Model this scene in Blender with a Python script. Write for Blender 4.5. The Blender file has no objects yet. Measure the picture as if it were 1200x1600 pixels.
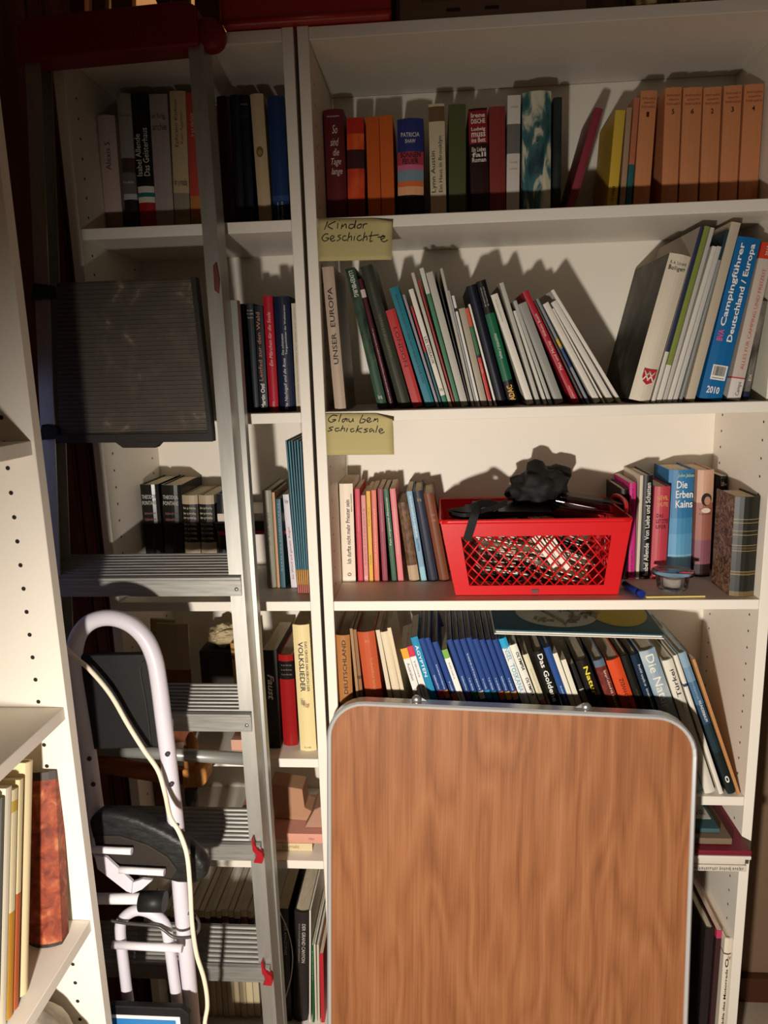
import bpy, bmesh, math, random
from mathutils import Vector, Matrix
random.seed(7)
SC = bpy.context.scene
COL = SC.collection
R = math.radians
# ---------------------------------------------------------------- camera
CAM = Vector((.2141, -1.2681, 1.481))
YAW, PITCH, ROLL, FPX = .0762, .1966, .0288, 1127.14
_cy, _sy, _cp, _sp, _cr, _sr = math.cos(YAW), math.sin(YAW), math.cos(PITCH), math.sin(PITCH), math.cos(ROLL), math.sin(ROLL)
FW = Vector((-_sy*_cp, _cy*_cp, -_sp)); _r0 = Vector((_cy, _sy, 0)); _d0 = FW.cross(_r0)
RT = _r0*_cr + _d0*_sr; DN = _d0*_cr - _r0*_sr
cd = bpy.data.cameras.new('camera'); cam = bpy.data.objects.new('camera', cd); COL.objects.link(cam)
cd.sensor_fit = 'HORIZONTAL'; cd.sensor_width = 36; cd.lens = 36*FPX/1200; cd.clip_start = .02
m = Matrix(((RT.x, -DN.x, -FW.x, CAM.x), (RT.y, -DN.y, -FW.y, CAM.y), (RT.z, -DN.z, -FW.z, CAM.z), (0, 0, 0, 1)))
cam.matrix_world = m
SC.camera = cam
# ---------------------------------------------------------------- light, world, exposure
SC.view_settings.view_transform = 'Standard'; SC.view_settings.look = 'None'
SC.view_settings.gamma = 1; SC.view_settings.use_curve_mapping = False
SC.view_settings.exposure = 0
w = bpy.data.worlds.new('world'); SC.world = w; w.use_nodes = True
w.node_tree.nodes['Background'].inputs[0].default_value = (1, .72, .5, 1)
w.node_tree.nodes['Background'].inputs[1].default_value = .045
def lamp(name, kind, loc, aim, energy, color, **kw):
    l = bpy.data.lights.new(name, kind); o = bpy.data.objects.new(name, l); COL.objects.link(o)
    o.location = loc; l.energy = energy; l.color = color
    o.rotation_euler = (Vector(aim)-Vector(loc)).to_track_quat('-Z', 'Y').to_euler()
    for k, v in kw.items(): setattr(l, k, v)
    return o
# the work lamp standing low in front of the shelves
lamp('work_lamp_light', 'SPOT', (0, -1.5, 1.03), (.43, 0, .4), 122, (1, .915, .82), spot_size=R(122), spot_blend=1.0, shadow_soft_size=.03)
# warm room light behind and above the bookcases
lamp('upper_room_light', 'SPOT', (-.28, .17, 2.55), (-.28, .295, 2.12), 30, (1, .68, .36), spot_size=R(46), spot_blend=.5, shadow_soft_size=.02)
# faint bluish daylight coming in from the left behind the shelf end
lamp('left_daylight', 'AREA', (-.55, -.2, 1.15), (.2, -.28, 1.05), .09, (.42, .52, 1), shape='RECTANGLE', size=.1, size_y=.7)

# ---------------------------------------------------------------- helpers
def lin(h):
    h = h.lstrip('#'); c = [int(h[i:i+2], 16)/255 for i in (0, 2, 4)]
    return [x/12.92 if x <= .04045 else ((x+.055)/1.055)**2.4 for x in c]
_M = {}
def mat(h, rough=.6, metal=0., var=.0, spec=.3):
    k = (h, rough, metal, var, spec)
    if k in _M: return _M[k]
    mt = bpy.data.materials.new('mat_'+h.lstrip('#')); mt.use_nodes = True
    nt = mt.node_tree; b = nt.nodes['Principled BSDF']; c = lin(h)
    b.inputs['Base Color'].default_value = (*c, 1); b.inputs['Roughness'].default_value = rough
    b.inputs['Metallic'].default_value = metal; b.inputs['Specular IOR Level'].default_value = spec
    if var:
        tc = nt.nodes.new('ShaderNodeTexCoord'); nz = nt.nodes.new('ShaderNodeTexNoise'); nz.inputs['Scale'].default_value = 40; nz.inputs['Detail'].default_value = 6
        mx = nt.nodes.new('ShaderNodeMix'); mx.data_type = 'RGBA'
        mx.inputs['A'].default_value = (*[x*(1-var) for x in c], 1); mx.inputs['B'].default_value = (*[min(1, x*(1+var)) for x in c], 1)
        nt.links.new(tc.outputs['Object'], nz.inputs['Vector']); nt.links.new(nz.outputs['Fac'], mx.inputs['Factor']); nt.links.new(mx.outputs['Result'], b.inputs['Base Color'])
    _M[k] = mt
    return mt
def texmat(name, cols, scale=(1, 1, 1), kind='NOISE', nscale=5, detail=6, rough=.5, distort=0, spec=.3, metal=0, bump=0, coord='Object'):
    mt = bpy.data.materials.new(name); mt.use_nodes = True; nt = mt.node_tree; b = nt.nodes['Principled BSDF']
    tc = nt.nodes.new('ShaderNodeTexCoord'); mp = nt.nodes.new('ShaderNodeMapping'); mp.inputs['Scale'].default_value = scale
    if kind == 'NOISE':
        t = nt.nodes.new('ShaderNodeTexNoise'); t.inputs['Scale'].default_value = nscale; t.inputs['Detail'].default_value = detail; t.inputs['Distortion'].default_value = distort; out = t.outputs['Fac']
    elif kind == 'WAVE':
        t = nt.nodes.new('ShaderNodeTexWave'); t.inputs['Scale'].default_value = nscale; t.inputs['Detail'].default_value = detail; t.inputs['Distortion'].default_value = distort; out = t.outputs['Fac']
    else:
        t = nt.nodes.new('ShaderNodeTexVoronoi'); t.inputs['Scale'].default_value = nscale; out = t.outputs['Distance']
    cr = nt.nodes.new('ShaderNodeValToRGB')
    els = cr.color_ramp.elements
    while len(els) < len(cols): els.new(.5)
    for e, (p, h) in zip(els, cols): e.position = p; e.color = (*lin(h), 1)
    L = nt.links.new
    L(tc.outputs[coord], mp.inputs['Vector']); L(mp.outputs['Vector'], t.inputs['Vector']); L(out, cr.inputs['Fac']); L(cr.outputs['Color'], b.inputs['Base Color'])
    b.inputs['Roughness'].default_value = rough; b.inputs['Specular IOR Level'].default_value = spec; b.inputs['Metallic'].default_value = metal
    if bump:
        bp = nt.nodes.new('ShaderNodeBump'); bp.inputs['Strength'].default_value = bump; bp.inputs['Distance'].default_value = .002
        L(out, bp.inputs['Height']); L(bp.outputs['Normal'], b.inputs['Normal'])
    return mt
def ray(x, y): return RT*((x-600)/FPX) + DN*((y-800)/FPX) + FW
def atY(x, y, Y): d = ray(x, y); return CAM + d*((Y-CAM.y)/d.y)
def atP(x, y, y0, z0, s):          # on a plane leaning back: Y = y0 + (z - z0)*s
    d = ray(x, y); t = (y0+(CAM.z-z0)*s-CAM.y)/(d.y-s*d.z); return CAM + d*t
def empty(name, loc=(0, 0, 0), label=None, cat=None, group=None, rot=(0, 0, 0)):
    o = bpy.data.objects.new(name, None); COL.objects.link(o); o.location = loc; o.rotation_euler = rot; o.empty_display_size = .02
    if label: tag(o, label, cat, group)
    return o
def tag(o, label, cat, group=None, kind=None):
    o['label'] = label; o['category'] = cat
    if group: o['group'] = group
    if kind: o['kind'] = kind
    return o
def mkobj(name, me, parent=None, mats=None):
    o = bpy.data.objects.new(name, me); COL.objects.link(o)
    if parent: o.parent = parent
    for q in (mats or []): me.materials.append(q)
    return o
def from_bm(name, bm, parent=None, mats=None, smooth=False):
    me = bpy.data.meshes.new(name); bm.to_mesh(me); bm.free()
    if smooth:
        for p in me.polygons: p.use_smooth = True
    return mkobj(name, me, parent, mats)
def box_bm(bm, a, b, mi=0):
    a, b = Vector(a), Vector(b)
    v = [bm.verts.new((x, y, z)) for z in (a.z, b.z) for y in (a.y, b.y) for x in (a.x, b.x)]
    for f in ((0, 2, 3, 1), (4, 5, 7, 6), (0, 1, 5, 4), (2, 6, 7, 3), (0, 4, 6, 2), (1, 3, 7, 5)):
        bm.faces.new([v[i] for i in f]).material_index = mi
    return v
def box(name, a, b, mt, parent=None, bev=0):
    bm = bmesh.new(); box_bm(bm, a, b)
    if bev: bmesh.ops.bevel(bm, geom=bm.edges[:], offset=bev, segments=2, affect='EDGES', profile=.7)
    return from_bm(name, bm, parent, [mt])
def prism_bm(bm, pts, off, mi=0):     # closed outline pts (Vectors) extruded by off
    a = [bm.verts.new(p) for p in pts]; b = [bm.verts.new(Vector(p)+Vector(off)) for p in pts]; n = len(pts)
    bm.faces.new(a[::-1]).material_index = mi; bm.faces.new(b).material_index = mi
    for i in range(n):
        bm.faces.new((a[i], a[(i+1) % n], b[(i+1) % n], b[i])).material_index = mi
def prism(name, pts, off, mt, parent=None, bev=0, smooth=False):
    bm = bmesh.new(); prism_bm(bm, pts, off)
    bmesh.ops.recalc_face_normals(bm, faces=bm.faces[:])
    if bev: bmesh.ops.bevel(bm, geom=[e for e in bm.edges if len(e.link_faces) == 2 and e.calc_face_angle(0) > .6], offset=bev, segments=3, affect='EDGES', profile=.6)
    return from_bm(name, bm, parent, [mt], smooth)
def spline(pts, n=8):
    P = [Vector(p) for p in pts]; out = []
    for i in range(len(P)-1):
        p0, p1, p2, p3 = P[max(i-1, 0)], P[i], P[i+1], P[min(i+2, len(P)-1)]
        for k in range(n):
            t = k/n; out.append(.5*((2*p1)+(p2-p0)*t+(2*p0-5*p1+4*p2-p3)*t*t+(3*p1-p0-3*p2+p3)*t**3))
    out.append(P[-1]); return out
def tube_bm(bm, pts, r, seg=10, flat=1.0, mi=0):
    P = [Vector(p) for p in pts]; rings = []; up = None
    rs = r if isinstance(r, (list, tuple)) else [r]*len(P)
    for i, p in enumerate(P):
        t = (P[min(i+1, len(P)-1)]-P[max(i-1, 0)]).normalized()
        if up is None: up = t.orthogonal().normalized() if abs(t.y) > .9 else (Vector((0, 1, 0))-t*t.y).normalized()
        up = (up-t*up.dot(t)).normalized(); s = t.cross(up)
        rings.append([bm.verts.new(p+(s*math.cos(a)+up*math.sin(a)*flat)*rs[i]) for a in [2*math.pi*k/seg for k in range(seg)]])
    for a, b in zip(rings, rings[1:]):
        for k in range(seg):
            f = bm.faces.new((a[k], a[(k+1) % seg], b[(k+1) % seg], b[k])); f.smooth = True; f.material_index = mi
    for rg in (rings[0][::-1], rings[-1]):
        bm.faces.new(rg).material_index = mi
def tube(name, pts, r, mt, parent=None, seg=10, flat=1.0):
    bm = bmesh.new(); tube_bm(bm, pts, r, seg, flat); bmesh.ops.recalc_face_normals(bm, faces=bm.faces[:])
    return from_bm(name, bm, parent, [mt])
def lathe(name, prof, mt, parent=None, seg=28, loc=(0, 0, 0)):
    bm = bmesh.new(); rings = []
    for r, z in prof: rings.append([bm.verts.new((loc[0]+r*math.cos(2*math.pi*k/seg), loc[1]+r*math.sin(2*math.pi*k/seg), loc[2]+z)) for k in range(seg)])
    for a, b in zip(rings, rings[1:]):
        for k in range(seg): bm.faces.new((a[k], a[(k+1) % seg], b[(k+1) % seg], b[k])).smooth = True
    bmesh.ops.contextual_create(bm, geom=rings[0]); bmesh.ops.contextual_create(bm, geom=rings[-1])
    bmesh.ops.remove_doubles(bm, verts=bm.verts[:], dist=1e-6); bmesh.ops.recalc_face_normals(bm, faces=bm.faces[:])
    return from_bm(name, bm, parent, [mt])
# ---- lettering
_T = {}
def text_geo(s, bold=0, shear=0):
    k = (s, bold, shear)
    if k in _T: return _T[k]
    if s[0] == '~':                     # rows of lettering too small to read in the photo
        rnd = random.Random(s); n = int(int(s[1:])*1.7)+1; vs, fs = [], []; x = 0
        def q(a, b, c, d):
            i = len(vs); vs.extend([(a, b), (c, b), (c, d), (a, d)]); fs.append((i, i+1, i+2, i+3))
        q(0, 0, .12, 1)
        for j in range(n):
            x += .3
            if rnd.random() < .15: x += .35
            h = rnd.choice((.62, .66, .7, .7, 1)); ty = rnd.randrange(6); q(x, 0, x+.14, h)
            if ty == 0: continue
            w_ = rnd.uniform(.34, .5)
            if ty in (1, 2): q(x+.14, .5, x+w_, .64); q(x+w_-.12, 0, x+w_, .5)
            if ty in (3, 2): q(x+.14, 0, x+w_, .13)
            if ty in (4, 3): q(x+.14, .54, x+w_, .66); q(x+.14, .28, x+w_-.06, .38)
            if ty == 5: q(x+w_-.12, -.25, x+w_, .66); q(x+.14, 0, x+w_-.12, .12)
            x += w_
    else:
        cu = bpy.data.curves.new('t', 'FONT'); cu.body = s; cu.resolution_u = 2; cu.offset = bold; cu.shear = shear
        ob = bpy.data.objects.new('t', cu); COL.objects.link(ob)
        me = bpy.data.meshes.new_from_object(ob)
        vs = [(v.co.x, v.co.y) for v in me.vertices]; fs = [tuple(p.vertices) for p in me.polygons]
        bpy.data.objects.remove(ob); bpy.data.curves.remove(cu); bpy.data.meshes.remove(me)
    x0 = min(v[0] for v in vs); x1 = max(v[0] for v in vs); y0 = min(v[1] for v in vs); y1 = max(v[1] for v in vs)
    vs = [((x-x0)/(x1-x0), (y-y0)/max(1e-6, y1-y0)) for x, y in vs]
    _T[k] = (vs, fs); return _T[k]
def lettering(name, s, o, ux, uy, L, H, mt, parent=None, bold=0, shear=0):
    """flat lettering: lower-left corner o, reading along ux (length L), letters up along uy (height H)"""
    vs, fs = text_geo(s, bold, shear); o, ux, uy = Vector(o), Vector(ux).normalized(), Vector(uy).normalized()
    me = bpy.data.meshes.new(name); me.from_pydata([o+ux*(x*L)+uy*(y*H) for x, y in vs], [], fs); me.update()
    return mkobj(name, me, parent, [mt])
PAPER = texmat('paper_edges', [(.3, 'b9a98e'), (.7, 'd9ccb4')], scale=(900, 40, 40), nscale=1, detail=2, rough=.9)
PAPERW = texmat('paper_edges_white', [(.3, 'c9c2b4'), (.7, 'e8e2d6')], scale=(900, 40, 40), nscale=1, detail=2, rough=.9)
# ---------------------------------------------------------------- books
SH = dict(A=1.73, B=1.4085, C=1.0594, D=.6707, L=.7384, E=.514, e=.543, F=.10, f=.065)
BACK = .257
def book_parts(root, t, h, w, col, kind, bands, txt, side=None, pages=None, rough=.45):
    """local axes: x across the spine (0..t), y into the shelf (0..w), z up (0..h); spine faces -y"""
    hard = kind == 'h'; c = min(.0026 if hard else .0007, t*.2); r = t*.16 if hard else t*.06
    if kind == 'm': c = min(.0005, t*.15)
    N = 6 if hard else 3
    outer = [(0, w), (0, r)] + [(t*k/N, r*(1-math.sin(math.pi*k/N))) for k in range(1, N)] + [(t, r), (t, w)]
    inner = [(c, w), (c, r+c)] + [(c+(t-2*c)*k/N, r*(1-math.sin(math.pi*k/N))+c*1.2) for k in range(1, N)] + [(t-c, r+c), (t-c, w)]
    cols = [col]
    lv = [(0., 1., 0)]
    for f0, f1, bc in bands:
        if bc not in cols: cols.append(bc)
        nl = []
        for a, b, i in lv:
            if f1 <= a or f0 >= b: nl.append((a, b, i)); continue
            if f0 > a: nl.append((a, f0, i))
            nl.append((max(a, f0), min(b, f1), cols.index(bc)))
            if f1 < b: nl.append((f1, b, i))
        lv = nl
    cuts = [lv[0][0]] + [b for a, b, i in lv]
    n = len(outer); verts = []; faces = []; mi = []
    for f in cuts:
        verts += [(x, y, f*h) for x, y in outer] + [(x, y, f*h) for x, y in inner]
    for j, (a, b, i) in enumerate(lv):
        o, p = j*2*n, (j+1)*2*n
        for k in range(n-1):
            sm = len(cols) if (side and (k == 0 or k == n-2)) else i
            faces.append((o+k, o+k+1, p+k+1, p+k)); mi.append(sm)
            faces.append((o+n+k+1, o+n+k, p+n+k, p+n+k+1)); mi.append(i)
        for k in (0, n-1):
            q = (o+n+k, o+k, p+k, p+n+k); faces.append(q if k == 0 else q[::-1]); mi.append(i)
    for base, flip, i in ((0, False, lv[0][2]), ((len(cuts)-1)*2*n, True, lv[-1][2])):
        for k in range(n-1):
            q = (base+k, base+n+k, base+n+k+1, base+k+1); faces.append(q[::-1] if flip else q); mi.append(i)
    me = bpy.data.meshes.new('cover'); me.from_pydata(verts, [], faces); me.update()
    for p, i in zip(me.polygons, mi): p.material_index = i
    ms = [mat(x, rough) if isinstance(x, str) else x for x in cols] + ([side if not isinstance(side, str) else mat(side, rough)] if side else [])
    mkobj('cover', me, root, ms)
    e = .003 if hard else .0003
    box('pages', (c*1.02, c*1.3+r*.99, e), (t-c*1.02, w-e, h-e), pages or (PAPERW if kind == 'm' else PAPER), root)
    for tx in txt:
        s, tc, f0, f1, ori, s0, s1 = tx[:7]; bold = tx[7] if len(tx) > 7 else 0; shr = tx[8] if len(tx) > 8 else 0
        y = -.0004
        if ori == 'h': a = ((s0*t, y, f0*h), (1, 0, 0), (0, 0, 1), (s1-s0)*t, (f1-f0)*h)
        elif ori == 'u': a = ((s1*t, y, f0*h), (0, 0, 1), (-1, 0, 0), (f1-f0)*h, (s1-s0)*t)
        else: a = ((s0*t, y, f1*h), (0, 0, -1), (1, 0, 0), (f1-f0)*h, (s1-s0)*t)
        lettering('spine_lettering', s, *a, mat(tc, .6) if isinstance(tc, str) else tc, root, bold, shr)
LAST = {}
def quad(p, t, h, ang, m=0):
    u = Vector((math.sin(ang), math.cos(ang))); v = Vector((math.cos(ang), -math.sin(ang))); o = Vector((p.x, p.z))-v*m
    return [o, o+v*(t+2*m), o+v*(t+2*m)+u*h, o+u*h]
def hit(a, b):
    for q in (a, b):
        for i in range(2):
            e = q[i+1]-q[i]; n = Vector((-e.y, e.x)); pa = [n.dot(x) for x in a]; pb = [n.dot(x) for x in b]
            if max(pa) <= min(pb) or max(pb) <= min(pa): return False
    return True
CEIL = dict(A=1.998, B=1.7102, C=1.3888, D=1.0398, L=1.0398, E=.719, e=.651, F=.4945, f=.5235)
def settle(sh, left, p, t, h, ang, zs, y0, y1):
    # neighbours touch instead of running into each other: a book takes the lean of the one it rests on
    key = (sh, left); prev = LAST.setdefault(key, []); t0 = t; p = p.copy()
    x0, x1 = (-.3912, -.0249) if left else (.0185, .7815)
    def rest(): p.z = zs + max(0, t*math.sin(ang))
    for it in range(260):
        rest(); q = quad(p, t, h, ang, .0002); hx = max(v.x for v in q); lx = min(v.x for v in q); hz = max(v.y for v in q)
        if hz > CEIL[sh]: h -= (hz-CEIL[sh])/math.cos(ang)+.0002; continue
        if lx < x0: p.x += x0-lx+.0001; continue
        if hx > x1:
            if t > t0*.5: t -= .0005
            elif ang > .005: ang *= .85
            else: p.x -= .0005
            continue
        bad = [r for r in prev[-6:] if r[2] < y1 and r[3] > y0 and hit(q, r[0])]
        if not bad: break
        if it % 3 == 0 and it < 120: ang += (bad[-1][1]-ang)*.3
        if t > t0*.62: t -= t0*.03; p.x += t0*.03
        else: p.x += .0006
    rest()
    prev.append((quad(p, t, h, ang), ang, y0, y1)); return t, h, ang, p
def bk(sh, d, px, col, label, kind='p', w=None, bands=(), txt=(), side=None, name='book', cat='book', group=None, pages=None, rough=.45, gap=.0003):
    xbl, xbr, yb, xtl, yt = px; zs = SH[sh] + .0004
    bl, br, tl = atY(xbl, yb, d), atY(xbr, yb, d), atY(xtl, yt, d)
    u = Vector((tl.x-bl.x, 0, tl.z-bl.z)).normalized(); v = Vector((u.z, 0, -u.x))
    t = max(.0018, (br-bl).dot(v) - 2*gap); lo = zs - min(0, t*v.z)
    s = (lo-tl.z)/u.z; p = tl + u*s + v*gap; p.z = lo
    h = (tl-p).dot(u); ang = -math.atan2(-u.x, u.z)
    if w is None: w = {'h': .16, 'p': .125, 'm': .2}[kind]
    w = min(w, BACK-d)
    t, h, ang, p = settle(sh, tl.x < -.008, p, t, h, ang, zs, d-.001, d+w)
    root = empty(name, p, label, cat, group, (0, ang, 0))
    book_parts(root, t, h, w, col, kind, bands, txt, side, pages, rough)
    return root
def lying(x0, x1, y0, w, z0, t, col, label, kind='p', txt=(), bands=(), name='book', cat='book', group=None, rz=0, pages=None, side=None):
    root = empty(name, (x0, y0, z0+t+.0003), label, cat, group, (0, R(90), 0))
    if rz: root.rotation_euler = (Matrix.Rotation(R(rz), 3, 'Z') @ Matrix.Rotation(R(90), 3, 'Y')).to_euler()
    book_parts(root, t, x1-x0, w, col, kind, bands, txt, side, pages)
    return root
# ================================================================ setting
WHITE = mat('ece4d6', .45, spec=.25)
WOODWALL = texmat('red_brown_boards', [(.3, '743f2e'), (.55, '8c5240'), (.75, '9c644e')], scale=(14, 14, 1.2), nscale=3, detail=5, rough=.6, distort=.4)
def struct(o): o['kind'] = 'structure'; return o
PLASTER = mat('7d654e', .9, var=.05)
FLOORM = texmat('pale_floor', [(.35, '9c8b77'), (.65, 'b3a28d')], nscale=6, detail=8, rough=.6)
struct(box('floor', (-1.3, -2.4, -.09), (2.2, .3, -.055), FLOORM))
struct(box('wall_back', (-.62, .295, -.09), (2.2, .335, 2.75), PLASTER))
struct(box('baseboard_back', (.84, .275, -.055), (2.2, .295, .012), mat('4a2a17', .5)))
# left wall clad in upright boards with grooves
bm = bmesh.new()
y = -1.35
while y < .29:
    box_bm(bm, (-.62, y, -.09), (-.582, min(y+.118, .295), 2.75)); y += .12
box_bm(bm, (-.63, -1.35, -.09), (-.6, .295, 2.75))
struct(from_bm('wall_left', bm, None, [WOODWALL]))
# wooden upright boards of a door frame in the corner behind the ladder
bm = bmesh.new()
for x0, x1, y0, y1 in ((-.58, -.5, .10, .135), (-.498, -.472, .105, .13), (-.47, -.425, .112, .128)):
    box_bm(bm, (x0, y0, -.055), (x1, y1, 2.7))
bmesh.ops.bevel(bm, geom=bm.edges[:], offset=.004, segments=2, affect='EDGES')
struct(from_bm('trim_1', bm, None, [WOODWALL]))

# ---------------------------------------------------------------- bookcases
HOLE = mat('2a231c', .9)
def holes_bm(bm, x, ys, z0, z1, nx, dz=.032):
    z = z0
    while z < z1:
        for yy in ys:
            vs = [bm.verts.new((x, yy+.0026*math.cos(a), z+.0026*math.sin(a)*nx)) for a in [math.pi*k/4 for k in range(8)]]
            bm.faces.new(vs).material_index = 1
        z += dz
def bookcase(x0, x1, shelves, label):
    root = empty('bookcase', ((x0+x1)/2, .13, -.055), label, 'bookcase')
    def part(name, bm, ms): 
        o = from_bm(name, bm, None, ms); o.parent = root; o.matrix_parent_inverse = Matrix.Translation((-(x0+x1)/2, -.13, .055)); return o
    T = .0183
    for a, b, s in ((x0, x0+T, 1), (x1-T, x1, -1)):
        bm = bmesh.new(); box_bm(bm, (a, 0, -.055), (b, .28, 2.02)); bmesh.ops.bevel(bm, geom=bm.edges[:], offset=.0008, segments=1, affect='EDGES')
        holes_bm(bm, (b if s > 0 else a)+s*.0003, (.037, .222), .155, 1.95, s)
        part('side_panel', bm, [WHITE, HOLE])
    def board(name, z0, z1, y0=.0015, y1=.258):
        bm = bmesh.new(); box_bm(bm, (x0+T+.0004, y0, z0), (x1-T-.0004, y1, z1)); bmesh.ops.bevel(bm, geom=bm.edges[:], offset=.0008, segments=1, affect='EDGES')
        part(name, bm, [WHITE])
    board('top_panel', 2.0, 2.019)
    for z in shelves: board('shelf', z-T, z)
    board('plinth', -.054, shelves[-1]-T-.001, .02, .035)
    bm = bmesh.new(); box_bm(bm, (x0+T+.0002, .259, -.054), (x1-T-.0002, .263, 2.0)); part('back_panel', bm, [WHITE])
    return root
bookcase(0, .8, [1.73, 1.4085, 1.0594, .6707, .543, .065], 'wide white bookcase with notes stuck to its shelves, behind the wood-grain table')
bookcase(-.4097, -.0064, [1.73, 1.4085, 1.0594, .7384, .514, .10], 'narrow white bookcase behind the aluminium ladder')
# ---------------------------------------------------------------- left shelf unit (end panel towards the camera)
def left_unit():
    root = empty('shelf_unit', (-.43, -.78, -.055), 'white shelf unit at the left edge, seen at its end panel with peg holes', 'shelf unit')
    inv = Matrix.Translation((.43, .78, .055))
    def part(name, a, b, holes=False):
        bm = bmesh.new(); box_bm(bm, a, b); bmesh.ops.bevel(bm, geom=bm.edges[:], offset=.0008, segments=1, affect='EDGES')
        if holes:
            for dx in (.039, .235):
                z = .09
                while z < 1.95:
                    if abs((z-.04) % 9) >= 0:
                        vs = [bm.verts.new((-.292-dx+.003*math.cos(q), -.3934, z+.003*math.sin(q))) for q in [math.pi*k/4 for k in range(8)]]
                        bm.faces.new(vs).material_index = 1
                    z += .032
        o = from_bm(name, bm, None, [WHITE, HOLE]); o.parent = root; o.matrix_parent_inverse = inv
    part('end_panel', (-.572, -.393, -.055), (-.292, -.3745, 2.02), True)
    part('end_panel', (-.572, -1.19, -.055), (-.292, -1.172, 2.02))
    part('back_panel', (-.576, -1.19, -.055), (-.573, -.3745, 2.02))
    for z in (1.73, 1.404, 1.042, .71, .38, .05): part('shelf', (-.571, -1.1715, z-.0183), (-.296, -.3936, z))
    part('top_panel', (-.571, -1.1715, 2.0), (-.296, -.3936, 2.019))
left_unit()

# ---------------------------------------------------------------- camping table
WOODT = bpy.data.materials.new('wood_grain_laminate'); WOODT.use_nodes = True
nt = WOODT.node_tree; bs = nt.nodes['Principled BSDF']; L_ = nt.links.new
tc = nt.nodes.new('ShaderNodeTexCoord'); mp = nt.nodes.new('ShaderNodeMapping'); mp.inputs['Scale'].default_value = (1, 1, .16)
nz0 = nt.nodes.new('ShaderNodeTexNoise'); nz0.inputs['Scale'].default_value = 9; nz0.inputs['Detail'].default_value = 2
wv = nt.nodes.new('ShaderNodeMath'); wv.operation = 'MULTIPLY'; wv.inputs[1].default_value = 22
fr = nt.nodes.new('ShaderNodeMath'); fr.operation = 'PINGPONG'; fr.inputs[1].default_value = 1
mp2 = nt.nodes.new('ShaderNodeMapping'); mp2.inputs['Scale'].default_value = (300, 60, 7)
nz1 = nt.nodes.new('ShaderNodeTexNoise'); nz1.inputs['Scale'].default_value = 1; nz1.inputs['Detail'].default_value = 5
mp3 = nt.nodes.new('ShaderNodeMapping'); mp3.inputs['Scale'].default_value = (48, 48, 1.6)
nz2 = nt.nodes.new('ShaderNodeTexNoise'); nz2.inputs['Scale'].default_value = 1; nz2.inputs['Detail'].default_value = 4; nz2.inputs['Distortion'].default_value = .6
a1 = nt.nodes.new('ShaderNodeMath'); a1.operation = 'MULTIPLY_ADD'; a1.inputs[1].default_value = .16
a2 = nt.nodes.new('ShaderNodeMath'); a2.operation = 'MULTIPLY_ADD'; a2.inputs[1].default_value = .42
a3 = nt.nodes.new('ShaderNodeMath'); a3.operation = 'MULTIPLY'; a3.inputs[1].default_value = .42
cr = nt.nodes.new('ShaderNodeValToRGB'); e = cr.color_ramp.elements; e.new(.5)
for q, (p_, h_) in zip(e, ((.28, '774829'), (.52, '945f3b'), (.8, 'a9754e'))): q.position = p_; q.color = (*lin(h_), 1)
L_(tc.outputs['Object'], mp.inputs['Vector']); L_(mp.outputs['Vector'], nz0.inputs['Vector']); L_(nz0.outputs['Fac'], wv.inputs[0]); L_(wv.outputs[0], fr.inputs[0])
L_(tc.outputs['Object'], mp2.inputs['Vector']); L_(mp2.outputs['Vector'], nz1.inputs['Vector'])
L_(tc.outputs['Object'], mp3.inputs['Vector']); L_(mp3.outputs['Vector'], nz2.inputs['Vector'])
L_(nz2.outputs['Fac'], a3.inputs[0]); L_(nz1.outputs['Fac'], a2.inputs[0]); L_(a3.outputs[0], a2.inputs[2]); L_(fr.outputs[0], a1.inputs[0]); L_(a2.outputs[0], a1.inputs[2]); L_(a1.outputs[0], cr.inputs['Fac']); L_(cr.outputs['Color'], bs.inputs['Base Color'])
bs.inputs['Roughness'].default_value = .5; bs.inputs['Specular IOR Level'].default_value = .25
ALU = texmat('aluminium', [(.3, 'a5a49d'), (.7, 'b3b1aa')], scale=(30, 30, 3), nscale=3, detail=6, rough=.42, metal=.75, spec=.5)
STEEL = mat('b9bab8', .3, .85)
BLACK = mat('141414', .5); DARKP = mat('26241f', .55)
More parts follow.
